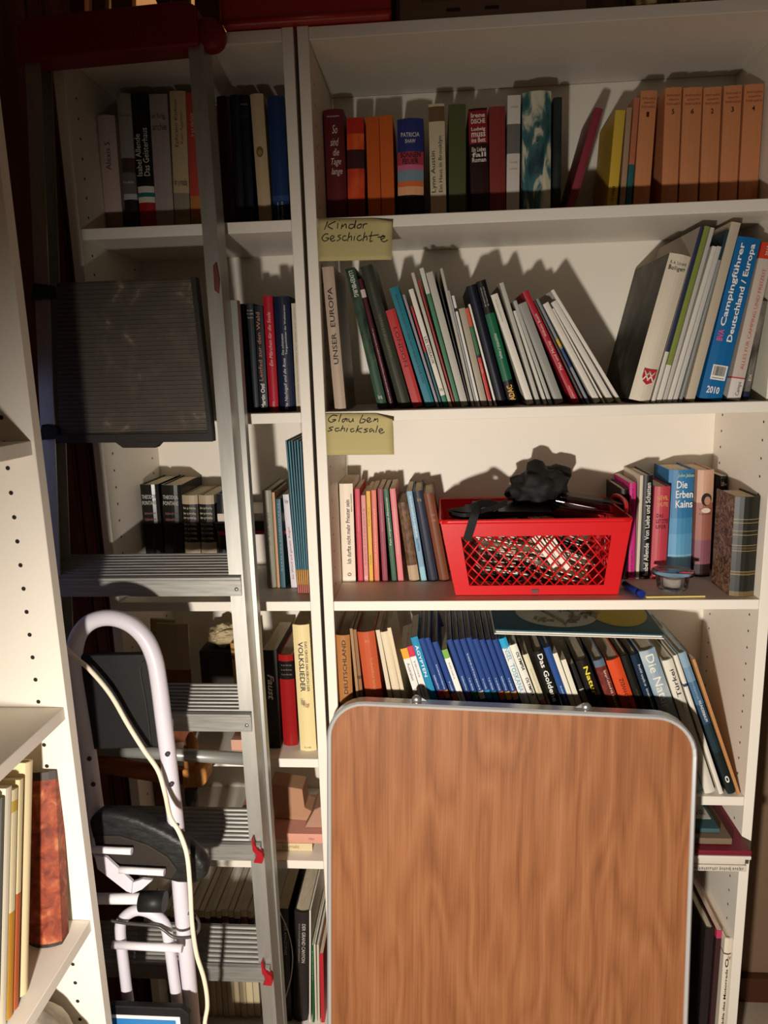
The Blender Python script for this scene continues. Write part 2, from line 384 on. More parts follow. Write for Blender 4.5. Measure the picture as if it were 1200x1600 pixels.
def table():
    W, top, s, yaw = .65, .889, .13, R(-2.8)
    root = empty('camping_table', (-.0155+W/2*math.cos(yaw), -.054-(top+.055)*s+W/2*math.sin(yaw), -.055), 'folded camping table with wood-grain top and aluminium rim, leaning on the wide bookcase', 'table', None, (Matrix.Rotation(yaw, 3, 'Z') @ Matrix.Rotation(-math.atan(s), 3, 'X') @ Matrix.Rotation(R(1.0), 3, 'Y')).to_euler())
    # local: x across, y into, z up along the leaning face
    H = (top+.055)/math.cos(math.atan(s)) - .004
    def outline(x0, x1, z0, z1, r):
        pts = []
        for cx, cz, a0 in ((x1-r, z1-r, 0), (x0+r, z1-r, 90), (x0+r, z0+r, 180), (x1-r, z0+r, 270)):
            for k in range(9):
                a = R(a0+90*k/8); pts.append(Vector((cx+r*math.cos(a), 0, cz+r*math.sin(a))))
        return pts
    h = W/2
    prism('tabletop', [p+Vector((0, .0015, 0)) for p in outline(-h+.004, h-.004, .012, H-.004, .066)], (0, .022, 0), WOODT, root)
    # aluminium rim round the top
    bm = bmesh.new(); o = outline(-h, h, .008, H, .07); n = len(o)
    prof = [(.0, .0), (.003, -.0035), (.0075, -.002), (.0085, .0), (.0085, .026), (0, .026)]
    ctr = Vector((0, 0, H/2)); rings = []
    for i, p in enumerate(o):
        tg = (o[(i+1) % n]-o[i-1]).normalized(); nrm = Vector((-tg.z, 0, tg.x))
        if nrm.dot(ctr-p) < 0: nrm = -nrm
        rings.append([bm.verts.new(p+nrm*a+Vector((0, b, 0))) for a, b in prof])
    for i in range(n):
        a, b = rings[i], rings[(i+1) % n]
        for k in range(len(prof)): bm.faces.new((a[k], a[(k+1) % len(prof)], b[(k+1) % len(prof)], b[k]))
    bmesh.ops.recalc_face_normals(bm, faces=bm.faces[:]); from_bm('rim', bm, root, [mat('c4c4c2', .35, .35, 0, .6)])
    # second half folded behind with its own rim, standing a little higher
    prism('folded_half', outline(-h+.002, h-.002, .012, H-.011, .072), (0, .026, 0), mat('4a443c', .4, .3), root).location.y = .0285
    for x in (-.162, .138):
        g = lathe('hinge_eyelet', [(0, 0), (.0035, 0), (.0036, .0035), (.0075, .004), (.0085, 0), (.0085, .006), (0, .006)], STEEL, root); g.rotation_euler = (R(90), 0, 0); g.location = (x, .012, H+.004)
        prism('hinge_bracket', [Vector((x+(.004 if x < 0 else -.004)*k, 0, H+dz)) for k, dz in ((-1, -.002), (5.5, -.002), (5, 0), (1, .009), (-1, .009))], (0, .004, 0), mat('8a8984', .45, .4), root).location.y = .016
table()
# ---------------------------------------------------------------- ladder (folded, leaning on the bookcases)
LS = .09
def ly(z): return -.125+(z-1.11)*LS
def rx(z): return -.1345-(z-1.036)*.032        # right rail, left edge of its front flange
LC = -.285
RED = mat('8f1418', .35)
def ladder():
    root = empty('stepladder', (LC, ly(-.055)+.03, -.055), 'folded aluminium stepladder with a red top cap, leaning on the narrow bookcase', 'stepladder')
    inv = Matrix.Translation((-LC, -(ly(-.055)+.03), .055))
    def P(o): o.parent = root; o.matrix_parent_inverse = inv; return o
    zt, zb = 1.985, -.05
    def quad(bm, secs, mi=0):         # loft of equal cross-sections
        rg = [[bm.verts.new(p) for p in s] for s in secs]; n = len(rg[0])
        for a, b in zip(rg, rg[1:]):
            for k in range(n): bm.faces.new((a[k], a[(k+1) % n], b[(k+1) % n], b[k]))
        bm.faces.new(rg[0][::-1]); bm.faces.new(rg[-1]); bmesh.ops.recalc_face_normals(bm, faces=bm.faces[:])
    for sd in (1, -1):
        bm = bmesh.new(); secs = []
        for z in (zb, zt):
            x0 = rx(z); x1 = x0+.0245; y0 = ly(z)
            pr = [(x0, y0), (x1, y0), (x1, y0+.045), (x0+.004, y0+.045), (x0+.004, y0+.0425), (x1-.0022, y0+.0425), (x1-.0022, y0+.0025), (x0, y0+.0025)]
            secs.append([Vector((x if sd > 0 else 2*LC-x, y, z)) for x, y in pr])
        quad(bm, secs); P(from_bm('front_rail', bm, None, [ALU]))
        bm = bmesh.new(); secs = []
        for z in (zb, 1.60):
            x0 = -.119-(z-1.013)*.0245; y0 = ly(z)+.0465
            pr = [(x0, y0), (x0+.0165, y0), (x0+.0165, y0+.02), (x0, y0+.02)]
            secs.append([Vector((x if sd > 0 else 2*LC-x, y, z)) for x, y in pr])
        quad(bm, secs); P(from_bm('rear_rail', bm, None, [ALU]))
    # treads: ribbed top sloping because the ladder is folded, deep front lip
    for zf in (1.113, .877, .643, .414, .185):
        bm = bmesh.new(); y0 = ly(zf)-.004; x1 = rx(zf)+.0205; x0 = 2*LC-x1
        f = zf+.031; n = 9; prof = [(y0, zf), (y0, f-.004)]
        D, rise = .07, .026
        prof.append((y0-.003, f-.002)); prof.append((y0-.003, f+.002))
        for k in range(n):
            a, b, c_ = (k+.08)/n, (k+.42)/n, (k+.58)/n
            prof += [(y0+D*a, f+rise*a+.0026), (y0+D*b, f+rise*b+.0026), (y0+D*c_, f+rise*c_), (y0+D*(k+.95)/n, f+rise*(k+.95)/n)]
        prof += [(y0+D, f+rise), (y0+D+.003, f+rise-.022), (y0+D, f+rise-.022), (y0+D-.004, f+rise-.004), (y0+.004, f-.004), (y0+.004, zf)]
        prism_bm(bm, [Vector((x0, a, b)) for a, b in prof], (x1-x0, 0, 0)); bmesh.ops.recalc_face_normals(bm, faces=bm.faces[:])
        tr = P(from_bm('tread', bm, None, [texmat('ribbed_aluminium', [(.3, '8b8a84'), (.7, 'a9a7a0')], scale=(6, 80, 80), nscale=3, rough=.5, metal=.6)] if 'ribbed_aluminium' not in bpy.data.materials else [bpy.data.materials['ribbed_aluminium']]))
        for xx in (x1-.008, x0+.008):
            r_ = lathe('rivet', [(0, -.0005), (.0036, -.0005), (.003, .0014), (0, .002)], STEEL, None, 12); r_.rotation_euler = (R(90), 0, 0); r_.location = (xx, y0-.0003, zf+.012); r_.parent = tr
        if zf < .7:
            p = [(-.016, .0), (.003, -.002), (.007, .012), (.004, .024), (-.004, .030), (-.012, .045), (-.014, .058), (-.017, .058), (-.016, .030), (-.008, .018)]
            bm = bmesh.new(); prism_bm(bm, [Vector((x1+a*.8, y0-.007, zf+.002+b*.78)) for a, b in p], (0, .009, 0)); bmesh.ops.recalc_face_normals(bm, faces=bm.faces[:]); P(from_bm('red_end_cap', bm, None, [mat('981822', .35)]))
    # platform plate, folded up between the rails
    rb = texmat('worn_dark_plastic', [(.45, '4a433c'), (.62, '554c43'), (.75, '94826a')], nscale=26, detail=8, rough=.55, distort=.5)
    bm = bmesh.new(); n = 34; z0, z1 = 1.378, 1.632
    def yy(z): return ly(z)-.012
    pr = []
    for k in range(n):
        for q, d in ((.1, 0), (.55, 0), (.65, .0012), (1, .0012)):
            z = z0+.012+(z1-z0-.016)*(k+q)/n; pr.append((yy(z)+d, z))
    pr = [(yy(z0)-.002, z0), (yy(z0)-.002, z0+.01)]+pr+[(yy(z1)+.003, z1), (yy(z1)+.018, z1), (yy(z0)+.018, z0)]
    xl0, xr0, xl1, xr1 = -.412, -.158, -.397, -.172
    bm2 = [(bm.verts.new((xl0+(xl1-xl0)*(z-z0)/(z1-z0), y, z)), bm.verts.new((xr0+(xr1-xr0)*(z-z0)/(z1-z0), y, z))) for y, z in pr]
    for i in range(len(bm2)):
        a, b = bm2[i], bm2[(i+1) % len(bm2)]; bm.faces.new((a[0], a[1], b[1], b[0]))
    bm.faces.new([q[0] for q in bm2]); bm.faces.new([q[1] for q in bm2][::-1]); bmesh.ops.recalc_face_normals(bm, faces=bm.faces[:])
    pl = P(from_bm('platform', bm, None, [rb]))
    for nm, pts in (('platform_rim', [(-.414, z0-.003), (-.150, z0-.006), (-.150, z0+.008), (-.414, z0+.010)]), ('platform_rim', [(-.157, z0+.008), (-.150, z0+.008), (-.165, z1), (-.173, z1)]), ('platform_grip', [(-.312, z0-.004), (-.300, z0-.013), (-.246, z0-.014), (-.236, z0-.004)])):
        bm = bmesh.new(); prism_bm(bm, [Vector((x, yy(z)-.006, z)) for x, z in pts], (0, .02, 0)); bmesh.ops.recalc_face_normals(bm, faces=bm.faces[:]); o = from_bm(nm, bm, None, [mat('2b2723', .5)]); P(o)
    for x, z in ((-.428, 1.392), (-.425, 1.618)):
        P(prism('hinge_clip', [Vector((x-.016, yy(z)-.006, z-.012)), Vector((x+.02, yy(z)-.006, z-.010)), Vector((x+.02, yy(z)-.006, z+.010)), Vector((x-.008, yy(z)-.006, z+.014))], (0, .022, 0), mat('211c19', .5), None, .003))
    # red cap over the top with a round knob
    z0, z1 = 1.972, 2.03
    pts = [(-.437, z0), (-.145, z0+.008), (-.145, z1+.004), (-.16, z1+.012), (-.415, z1+.004), (-.432, z1-.006)]
    P(prism('top_cap', [Vector((x, ly(2)-.012, z)) for x, z in pts], (0, .05, 0), mat('7a1014', .4), None, .005))
    k = lathe('cap_knob', [(0, -.016), (.017, -.016), (.023, -.01), (.024, 0), (.023, .01), (.017, .016), (0, .016)], mat('7a1014', .4)); k.rotation_euler = (R(90), 0, 0); k.location = (-.131, ly(2)+.012, 2.0); P(k)
    # red latch, crossbar of the rear section
    P(prism('red_latch', [Vector((-.140, ly(1.62)-.004, 1.612)), Vector((-.133, ly(1.62)-.004, 1.606)), Vector((-.130, ly(1.62)-.004, 1.628)), Vector((-.134, ly(1.62)-.004, 1.655)), Vector((-.139, ly(1.62)-.004, 1.65))], (0, .01, 0), mat('5c2a22', .5), None, .002))
    zc = .803; P(tube('rear_crossbar', [(2*LC+.112, ly(zc)+.055, zc+.011), (-.112, ly(zc)+.055, zc-.009)], .0115, mat('a8a9a2', .35, .5), None, 14))
    for z in (.80, .71): P(box('red_sticker', (-.113-(z-1.013)*.0245-.004, ly(z)+.0456, z-.012), (-.113-(z-1.013)*.0245+.005, ly(z)+.0464, z+.014), mat('8c2c30', .5)))
ladder()
# ---------------------------------------------------------------- white folding stool with black pads
WT = mat('cfcad2', .35, spec=.4)
def stool():
    s = .053
    def p(x, y, off=0): return atP(x, y, -.25+off, 1.1, s)
    root = empty('folding_stool', (-.27, -.31, -.055), 'folded white tube step stool with black pads, in front of the ladder', 'step stool')
    inv = Matrix.Translation((.27, .31, .055))
    def P(o): o.parent = root; o.matrix_parent_inverse = inv; return o
    arm = [p(*q) for q in ((158, 1330), (153, 1290), (146, 1240), (138, 1180), (127, 1110), (118, 1055), (116, 1020), (124, 990), (143, 971), (172, 965), (202, 974), (226, 996), (241, 1028), (248, 1065), (255, 1120), (262, 1175))]
    arm += [p(*q) for q in ((268, 1230), (275, 1290), (282, 1390), (291, 1490), (301, 1600), (312, 1720))]
    arm.append(Vector((arm[-1].x-.006, arm[-1].y-.01, -.04)))
    path = spline(arm, 6); n = len(path)
    rr = [.0128]*n
    P(tube('frame_tube', path, rr, WT, None, 14))
    # flattened, perforated lower part of the arms
    for pts in (((262, 1178), (268, 1225), (276, 1290)), ((140, 1185), (146, 1225), (153, 1285))):
        for x, y in pts:
            c = p(x, y, -.0128); h = lathe('pin_hole', [(0, 0), (.0038, 0), (.0038, .002), (0, .002)], mat('3a3740', .5), None, 12); h.rotation_euler = (R(90), 0, 0); h.location = c; P(h)
    # black panel between the arms
    pn = [p(*q, -.002) for q in ((122, 1024), (237, 1022), (241, 1060), (247, 1120), (247, 1168), (140, 1172), (131, 1100))]
    P(prism('back_board', pn, (0, .012, 0), mat('151515', .5), None, .003))
    P(tube('board_piping', spline([p(*q, -.0035) for q in ((232, 1030), (219, 1045), (228, 1100), (236, 1165))], 6), .0012, mat('262626', .5), None, 6))
    # padded seat, folded up
    so = [(136, 1284), (150, 1270), (180, 1270), (215, 1280), (252, 1297), (285, 1315), (310, 1337), (323, 1358), (319, 1377), (303, 1383), (276, 1382), (240, 1372), (200, 1352), (165, 1330), (142, 1312)]
    fr = [p(*q, -.03) for q in so]
    pad = P(prism('seat_pad', fr, (.002, .026, .0), texmat('black_leatherette', [(.3, '141414'), (.7, '242424')], scale=(30, 30, 60), nscale=2, detail=8, rough=.45, bump=.8), None, .010, True))
    ub = [p(*q, -.0325) for q in ((146, 1306), (185, 1306), (230, 1320), (262, 1340), (277, 1360), (268, 1374), (236, 1368), (190, 1352), (150, 1330))]
    P(prism('seat_underside', ub, (0, .01, 0), mat('2c2622', .5), None, .002))
    for a, b in (((142, 1327), (206, 1330)), ((187, 1359), (257, 1363))):
        A, B = p(*a, -.042), p(*b, -.042); P(tube('seat_bracket', [A, A.lerp(B, .3), A.lerp(B, .7), B], .0055, mat('e6e2e4', .3), None, 12))
    P(prism('strut_plate', [p(*q, -.041) for q in ((147, 1336), (166, 1340), (207, 1378), (205, 1396), (197, 1393), (152, 1358))], (0, .006, 0), WT, None, .001))
    P(prism('strut_plate', [p(*q, -.037) for q in ((205, 1380), (222, 1374), (238, 1376), (222, 1390), (206, 1397))], (0, .006, 0), WT, None, .001))
    P(tube('crossbar', [p(150, 1404, -.03), p(225, 1404, -.03)], .0085, mat('e4e0e2', .3), None, 14))
    P(tube('rubber_foot', [p(220, 1408, -.031), p(258, 1409, -.031)], .0155, mat('1a1a1a', .5), None, 18))
    ut = spline([p(*q, -.02) for q in ((200, 1720), (203, 1600), (196, 1530), (188, 1460), (192, 1436), (213, 1422), (238, 1427), (258, 1446), (265, 1480), (272, 1530), (281, 1600), (292, 1720))], 6)
    P(tube('leg_loop', ut, .0088, WT, None, 14))
    P(tube('crossbar', [p(176, 1476, -.032), p(285, 1482, -.032)], .0062, mat('dcd8dc', .3), None, 12))
    P(tube('locking_rod', spline([p(*q, -.037) for q in ((170, 1438), (200, 1443), (243, 1447), (256, 1453), (272, 1464), (297, 1464), (309, 1456), (311, 1442), (304, 1430), (294, 1427))], 6), .0024, mat('55524e', .35, .5), None, 8))
    # cream cord draped over it is a thing of its own
    c = tube('power_cord', spline([p(*q, o) for q, o in (((98, 1008), -0.026), ((118, 1028), -0.027), ((140, 1046), -0.027), ((172, 1084), -0.027), ((200, 1132), -0.027), ((225, 1172), -0.029), ((247, 1204), -0.031), ((258, 1240), -0.037), ((266, 1276), -0.057), ((280, 1300), -0.062), ((292, 1335), -0.063), ((297, 1385), -0.060), ((300, 1440), -0.052), ((307, 1490), -0.042), ((319, 1530), -0.034), ((324, 1570), -0.03), ((320, 1620), -0.03), ((334, 1760), -0.02))], 6), .0036, mat('e8dcc0', .5), None, 8)
    tag(c, 'cream cord draped over the white step stool down to the floor', 'cord')
stool()
def mallet():
    root = empty('wooden_mallet', (-.22, -.07, .80), 'wooden mallet hung on the ladder crossbar behind the stool', 'mallet')
    inv = Matrix.Translation((.22, .07, -.80)); Y = -.0705
    def P(o): o.parent = root; o.matrix_parent_inverse = inv; return o
    wd = texmat('mallet_wood', [(.35, 'a5672f'), (.65, 'cf9250')], scale=(20, 20, 3), nscale=3, rough=.5)
    wd2 = texmat('handle_wood', [(.35, '7d461d'), (.65, 'a8652e')], scale=(3, 20, 20), nscale=3, rough=.4)
    P(tube('handle', [atY(120, 1190, Y+.01), atY(180, 1197, Y+.01), atY(240, 1207, Y+.01), atY(290, 1214, Y+.01)], [.0155, .0165, .0165, .015], wd2, None, 16))
    hd = prism('head', [atY(*q, Y-.018) for q in ((284, 1204), (318, 1200), (323, 1206), (322, 1224), (315, 1231), (286, 1232))], (0, .04, 0), wd, None, .004); P(hd)
    c = atY(299, 1200, Y); t = atY(298, 1147, Y)
    P(tube('peg', [c, c.lerp(t, .35), c.lerp(t, .62), c.lerp(t, .85), t+Vector((0, 0, .002))], [.0135, .0135, .0138, .0105, .004], wd, None, 16))
    q = tube('iron_socket', [atY(299, 1232, Y), atY(300, 1262, Y)], .0125, mat('45423c', .45, .5), None, 14); P(q)
mallet()
# ================================================================ books, shelf by shelf
WT_, BL_, CR_ = 'e9e4da', '15130f', 'e3d6b8'
# ---- top shelf of the wide bookcase
d = .115
bk('A', d, (510, 541.5, 300, 504, 171), '5d1f22', 'dark red hardback with white script title, leftmost on the top shelf of the wide bookcase', 'h',
   txt=[('~14', 'd8c8b8', .93, .95, 'h', .2, .8), ('So', 'd8c8b8', .80, .87, 'h', .42, .68, 0, .3), ('sind', 'd8c8b8', .70, .765, 'h', .3, .72, 0, .3), ('die', 'd8c8b8', .62, .68, 'h', .42, .72, 0, .3), ('Tage', 'd8c8b8', .53, .60, 'h', .3, .8, 0, .3), ('lange', 'd8c8b8', .45, .52, 'h', .3, .85, 0, .3)])
SUN = texmat('sunset_print', [(.2, '7a1f18'), (.5, 'd0431c'), (.8, 'e0792a')], scale=(20, 20, 8), nscale=2)
bk('A', d, (543, 570, 297, 541, 184), SUN, 'red paperback with an orange sunset picture on its spine', 'p', bands=[(0, .28, '6e1f16'), (.55, .72, '3a1514'), (.86, 1, 'b3271c')])
bk('A', d, (574, 594.5, 292, 571, 183), 'c65a1e', 'plain orange paperback, left one of an equal pair beside the sunset spine')
bk('A', d, (595, 616, 292, 592, 181), 'cb6022', 'plain orange paperback, right one of an equal pair left of the blue and orange spine')
bk('A', d, (621, 662, 292, 620, 185), '2b3470', 'paperback with blue top and orange sunset stripes, author name in white capitals', 'h', w=.12,
   bands=[(.0, .30, '1c1a22'), (.30, .38, 'e5a878'), (.38, .43, 'd8703a'), (.43, .53, '7d93a0'), (.53, .58, 'c86a8c'), (.58, .70, 'b03d4a')],
   txt=[('PATRICIA', 'eadfd0', .83, .87, 'h', .15, .85), ('SHAW', 'eadfd0', .775, .81, 'h', .3, .7), ('SONNEN', '20182c', .64, .69, 'h', .12, .88, .01), ('FEUER', '20182c', .585, .63, 'h', .2, .8, .01)])
bk('A', d, (672, 697, 288, 669, 163), 'cdbd9c', 'cream paperback with black upright title and a small picture at the top of the spine', bands=[(.86, .98, '6d5038')],
   txt=[('Lynn Austin', '2a211a', .28, .62, 'u', .08, .42), ('Ein Haus in Brooklyn', '2a211a', .28, .74, 'u', .55, .85)])
bk('A', d, (701, 728, 287, 700.7, 163), '4d5530', 'dull green paperback between the cream spine and the black spine with white lettering')
bk('A', d, (735, 764, 284, 731.7, 170), '2a0f10', 'black and red paperback with blocks of white lettering', bands=[(.7, .98, '8c1c1f')],
   txt=[(s_, 'e8ddd0', a_, a_+.04, 'h', .12, .88, .02) for s_, a_ in (('Irene', .92), ('DISCHE', .87), ('Ludwig', .80), ('muss', .755), ('ins Bett', .71), ('Ein Liebes', .63), ('fall', .585), ('Roman', .54))])
bk('A', d, (765, 790, 284, 764, 167), '83322c', 'plain brick red paperback beside the white spine with a grey picture')
bk('A', d, (791.5, 812, 285, 793, 149), 'd9d2c8', 'tall white paperback with a grey picture in the middle of its spine', bands=[(.55, .78, '6f6c68')], txt=[('~6', '9a948c', .9, .92, 'h', .2, .8), ('~6', 'c8825c', .47, .49, 'h', .2, .8), ('~6', 'c8825c', .42, .44, 'h', .2, .8)])
SEA = texmat('sea_painting', [(.3, '1f3b40'), (.48, '3f6b6c'), (.56, 'c6c2a8'), (.75, 'd8d3bc')], scale=(30, 30, 9), nscale=1.4, detail=5, distort=1.2)
bk('A', d, (816.7, 861.7, 285, 816.7, 143), SEA, 'thick hardback with a teal and white painted spine', 'h', txt=[('~7', '3b3a32', .72, .76, 'u', .42, .62), ('~9', '3b3a32', .38, .66, 'u', .42, .6)])
bk('A', d+.012, (863.5, 877, 285, 865, 152), texmat('dark_sea_print', [(.4, '1b201f'), (.7, '2e3a3a')], scale=(30, 30, 6), nscale=2), 'dark patterned hardback right of the teal and white painted spine', 'h')
bk('A', d, (899, 912.5, 275, 930, 167), '8a3440', 'thin dark pink hardback leaning to the right on its own', 'h', w=.12)
bk('A', d, (953, 969, 268, 961.7, 171.7), 'cfae3c', 'yellow paperback with a black squiggle near its foot', txt=[('~4', '2a2415', .16, .3, 'u', .3, .7)])
bk('A', d, (971, 980, 268, 977.5, 168), 'a98a6e', 'thin tan booklet right of the yellow paperback')
bk('A', d, (981.5, 990.5, 272, 991, 152), 'b8704e', 'thin reddish paperback with a teal foot, left of the orange volume numbered 1', bands=[(0, .45, '2c5f62')])
ser = [('1', 991.7, 1018, 270, 1000, 141.7), ('5', 1035, 1060.5, 270, 1040, 137), ('6', 1063, 1092.5, 268, 1068.3, 137), ('2', 1095, 1123, 268, 1100, 136.7), ('3', 1126, 1154, 266, 1132, 134), ('4', 1156.7, 1187, 262, 1164, 132)]
for n_, a_, b_, y_, c_, e_ in ser:
    bk('A', d, (a_, b_, y_, c_, e_), 'cb8658', f'orange series volume with the number {n_} on its spine', 'p', group='orange numbered series on the top shelf', pages=PAPER,
       txt=[('~8', '7d2f1c', .925, .95, 'h', .1, .9, 0), ('~7', '7d2f1c', .895, .915, 'h', .2, .85), ('~8', '7d2f1c', .86, .885, 'h', .1, .9), (n_, '2e1a10', .795, .835, 'h', .42, .58, .02)])
# ---- top shelf of the narrow bookcase
d = .1
bk('A', d, (143, 170, 343, 129, 181), 'c0aaa2', 'pale grey hardback, lowest and leftmost on the top shelf of the narrow bookcase', 'h', bands=[(0, .1, '6a4a3a'), (.1, .22, '8a6a56')], txt=[('Alexis S.', '4a3c38', .56, .8, 'u', .35, .65)])
bk('A', d+.02, (173, 179.5, 343, 167.5, 146), '8a8580', 'thin grey book squeezed beside the low pale grey hardback', 'p')
bk('A', d, (181, 215, 345, 177, 144), '99938c', 'grey and black hardback with a striped picture, left of the black spine with colour bands', 'h', bands=[(0, .27, '17181a'), (.27, .31, 'b9b4b0'), (.31, .46, '6d6763'), (.46, .56, '4a3636')], txt=[('~6', '5f5852', .84, .86, 'h', .2, .9), ('~6', 'e0dcd4', .38, .4, 'h', .1, .9)])
bk('A', d, (217.5, 243, 345, 202.5, 145), '131212', 'black hardback with white title and red, white and green bands at its foot', 'h', bands=[(0, .245, 'a01c22'), (.245, .285, 'd9d2c4'), (.285, .315, '1f6d6c'), (.315, .36, 'd9d2c4')],
   txt=[('Isabel Allende', 'e2dccf', .43, .72, 'u', .08, .42), ('Das Geisterhaus', 'e2dccf', .43, .76, 'u', .52, .88)])
bk('A', d, (243.5, 271.5, 343, 231.7, 147), 'a3928c', 'pinkish grey paperback with two lines of brown title across the spine', txt=[('so long,', '4a2f28', .82, .87, 'h', .08, .88), ('archie', '4a2f28', .75, .80, 'h', .12, .9)], bands=[(0, .05, '7e6d5a')])
bk('A', d, (272.5, 297, 342, 264, 142), 'c2ac84', 'tall cream paperback with upright title and a sketch low on its spine', bands=[(0, .13, 'a28c34'), (.13, .3, '8e8270')], txt=[('Ephraim Kishon', '4a3a2a', .62, .94, 'u', .25, .5), ('Kein Applaus', '9a4a34', .64, .86, 'u', .6, .82), ('~5', '2a241e', .34, .4, 'h', .1, .9)])
bk('A', d, (297.5, 316, 340, 288, 145), 'b8483a', 'red paperback fading to orange, just left of the ladder rail', bands=[(0, .12, '8a7a30'), (.12, .28, 'b8743a')], txt=[('~6', 'd8b8a0', .7, .86, 'u', .3, .7)])
bk('A', d, (348, 368, 345, 337, 150), '3a1a26', 'dark maroon hardback just right of the ladder rail on the top shelf', 'h')
bk('A', d, (369, 383, 345, 358.5, 148), '14151c', 'near-black book between the maroon hardback and the dark navy one', 'h')
bk('A', d, (384, 398, 345, 373, 148), '10131f', 'dark navy hardback with faint lettering, left of the cream spine with a crest', 'h', txt=[('~8', '8a8a90', .92, .94, 'h', .1, .9), ('~8', '6a2a34', .84, .86, 'h', .1, .9)])
crest = bk('A', d, (403, 424, 340, 387, 147), 'c9b189', 'cream hardback with a small gold crest, on the top shelf of the narrow bookcase', 'h', w=.14)
bk('A', d, (427, 452.5, 340, 416, 150), '1d3560', 'dark blue hardback beside the right side panel of the narrow bookcase', 'h', bands=[(.23, .27, '2c4a7a')], txt=[('~9', 'cfd4dc', .03, .22, 'u', .25, .4), ('~8', 'cfd4dc', .03, .22, 'u', .5, .68)])
# ---- second shelf of the wide bookcase
d = .045
bk('B', .018, (522.5, 540.5, 637.5, 502.5, 417.5), 'b5a08c', 'beige hardback titled UNSER EUROPA', 'h', txt=[('UNSER  EUROPA', '2c2420', .33, .86, 'u', .3, .72, .012)])
bk('B', d, (587.5, 604, 631, 524, 425), texmat('green_photo', [(.35, '1f2a22'), (.6, '3d5440'), (.75, '5a6a58')], scale=(20, 20, 10), nscale=3), 'dark green hardback with a town picture and white title at the top', 'h', bands=[(0, .3, '35503f')], txt=[('LUXEMBURG', 'cfd8cc', .8, .98, 'd', .3, .75, .01), ('~2', 'd8e0d4', .06, .1, 'h', .3, .7)])
bk('B', d, (605, 616, 635, 545, 440), '45141d', 'dark maroon hardback with white capitals down its spine', 'h', txt=[('~30', 'cbb8ac', .03, .62, 'd', .35, .7)], bands=[(.86, .92, 'c8b4b0')])
bk('B', d, (624, 644, 639, 562, 417.5), '34362a', 'thick olive black hardback with faint gold title', 'h', txt=[('~13', '6d6a45', .36, .66, 'd', .35, .65), ('~8', '5a5a40', .72, .88, 'd', .35, .6)])
bk('B', d, (645, 661, 634, 602, 486), 'b02a2c', 'red paperback titled LONDON', txt=[('LONDON', '33100f', .42, .82, 'd', .3, .68)])
bk('B', d, (664, 679, 630, 608, 451), '14707f', 'teal paperback with a line of dark upright title', txt=[('~34', '0c2b36', .2, .94, 'd', .35, .7)])
mg = 'mixed magazines on the second shelf'
def mag(px, col, label, **k): bk('B', k.pop('d', .045), px, col, label, 'm', name='magazine', cat='magazine', group=mg, **k)
mag((680, 684.5, 627, 628.5, 461), '8f8a90', 'thin grey magazine against the teal paperback')
mag((685, 688.6, 624, 641, 479), 'b02a3a', 'very thin red magazine with a teal foot, left of the white brochure', bands=[(0, .55, '1f5a60')])
mag((689, 697, 621, 638, 453), 'dcd5c6', 'white brochure with black title and a green foot', bands=[(0, .1, '1f6d52')], txt=[('LES OISEAUX', '1c1a18', .37, .6, 'd', .2, .8, .01), ('~2', '1c1a18', .13, .17, 'h', .2, .8)])
mag((698, 703.5, 622, 642, 427), 'b9b3a2', 'pale grey magazine rising behind the white brochure')
mag((704.5, 708, 620, 652, 438), 'a0352f', 'thin magazine with a red edge line, left of the green one')
mag((709, 716, 620, 655, 420), '3f7552', 'green magazine with a curled white top', bands=[(.82, 1, 'c9c9bd')])
mag((717.5, 729, 622, 665, 427), 'b3aea2', 'thick pale grey speckled magazine bundle')
mag((730, 732.5, 620, 680, 425), '3a3833', 'very thin dark magazine right of the speckled bundle')
mag((733.2, 738, 618, 687, 420), 'aea89a', 'tall grey magazine with a curled top, highest of the row')
mag((738.6, 742, 618, 697.5, 455), '9fa4a6', 'thin blue-grey magazine left of the white one with a black tab')
mag((742.6, 747, 619, 705.5, 462.5), 'd9d4c8', 'white magazine with a black tab at the top', bands=[(.86, .89, '1b1917')])
mag((747.6, 758, 615, 716.5, 483), 'a59a86', 'tan magazine left of the orange, green and red spine')
bk('B', d, (759, 766, 618, 723.4, 483), 'c03a2c', 'booklet striped orange, green and red', 'p', bands=[(0, .06, 'd9c8c0'), (.06, .5, 'c0312c'), (.5, .53, '1c1a18'), (.53, .82, '386a40'), (.82, 1, 'c8502c')], txt=[('~4', 'e8d8d0', .34, .44, 'd', .3, .7)])
mag((768, 772, 617, 728.7, 476.6), 'e0dacd', 'thin white magazine beside the navy black book')
bk('B', d, (774, 789.5, 619, 729, 447.7), '10111f', 'navy black hardback left of the black and green road guide', 'h', w=.2)
bk('B', d, (791.5, 807.8, 619, 742.7, 441), '0f0f10', 'black road guide with a green panel and four yellow letters at its foot', 'h', w=.2, bands=[(.2, .74, '16603f')], txt=[('ADAC', 'e0a84a', .035, .16, 'u', .2, .8, .02), ('~13', 'cfe0d4', .38, .58, 'u', .3, .7), ('~9', 'd8d0c4', .8, .95, 'u', .2, .36), ('~9', 'd8d0c4', .8, .95, 'u', .5, .66)])
bk('B', d, (818, 830, 616.7, 766.6, 461.7), 'd8d2c4', 'white paperback right of the black and green road guide', txt=[('~12', '8d867a', .76, .95, 'u', .3, .6)])
mag((833.8, 841, 617, 780, 443), 'b4b0a4', 'grey magazine with a ragged top right of the white paperback')
mag((841.8, 849.6, 617, 789, 491), 'c8c4b8', 'pale magazine, lower than its neighbours, left of the red book')
mag((851, 858.5, 617, 798, 472), 'a6a79c', 'grey-green magazine, second left of the red book')
mag((859.5, 877, 617, 803, 478), '8e8c84', 'loose bundle of dark grey magazines touching the red book')
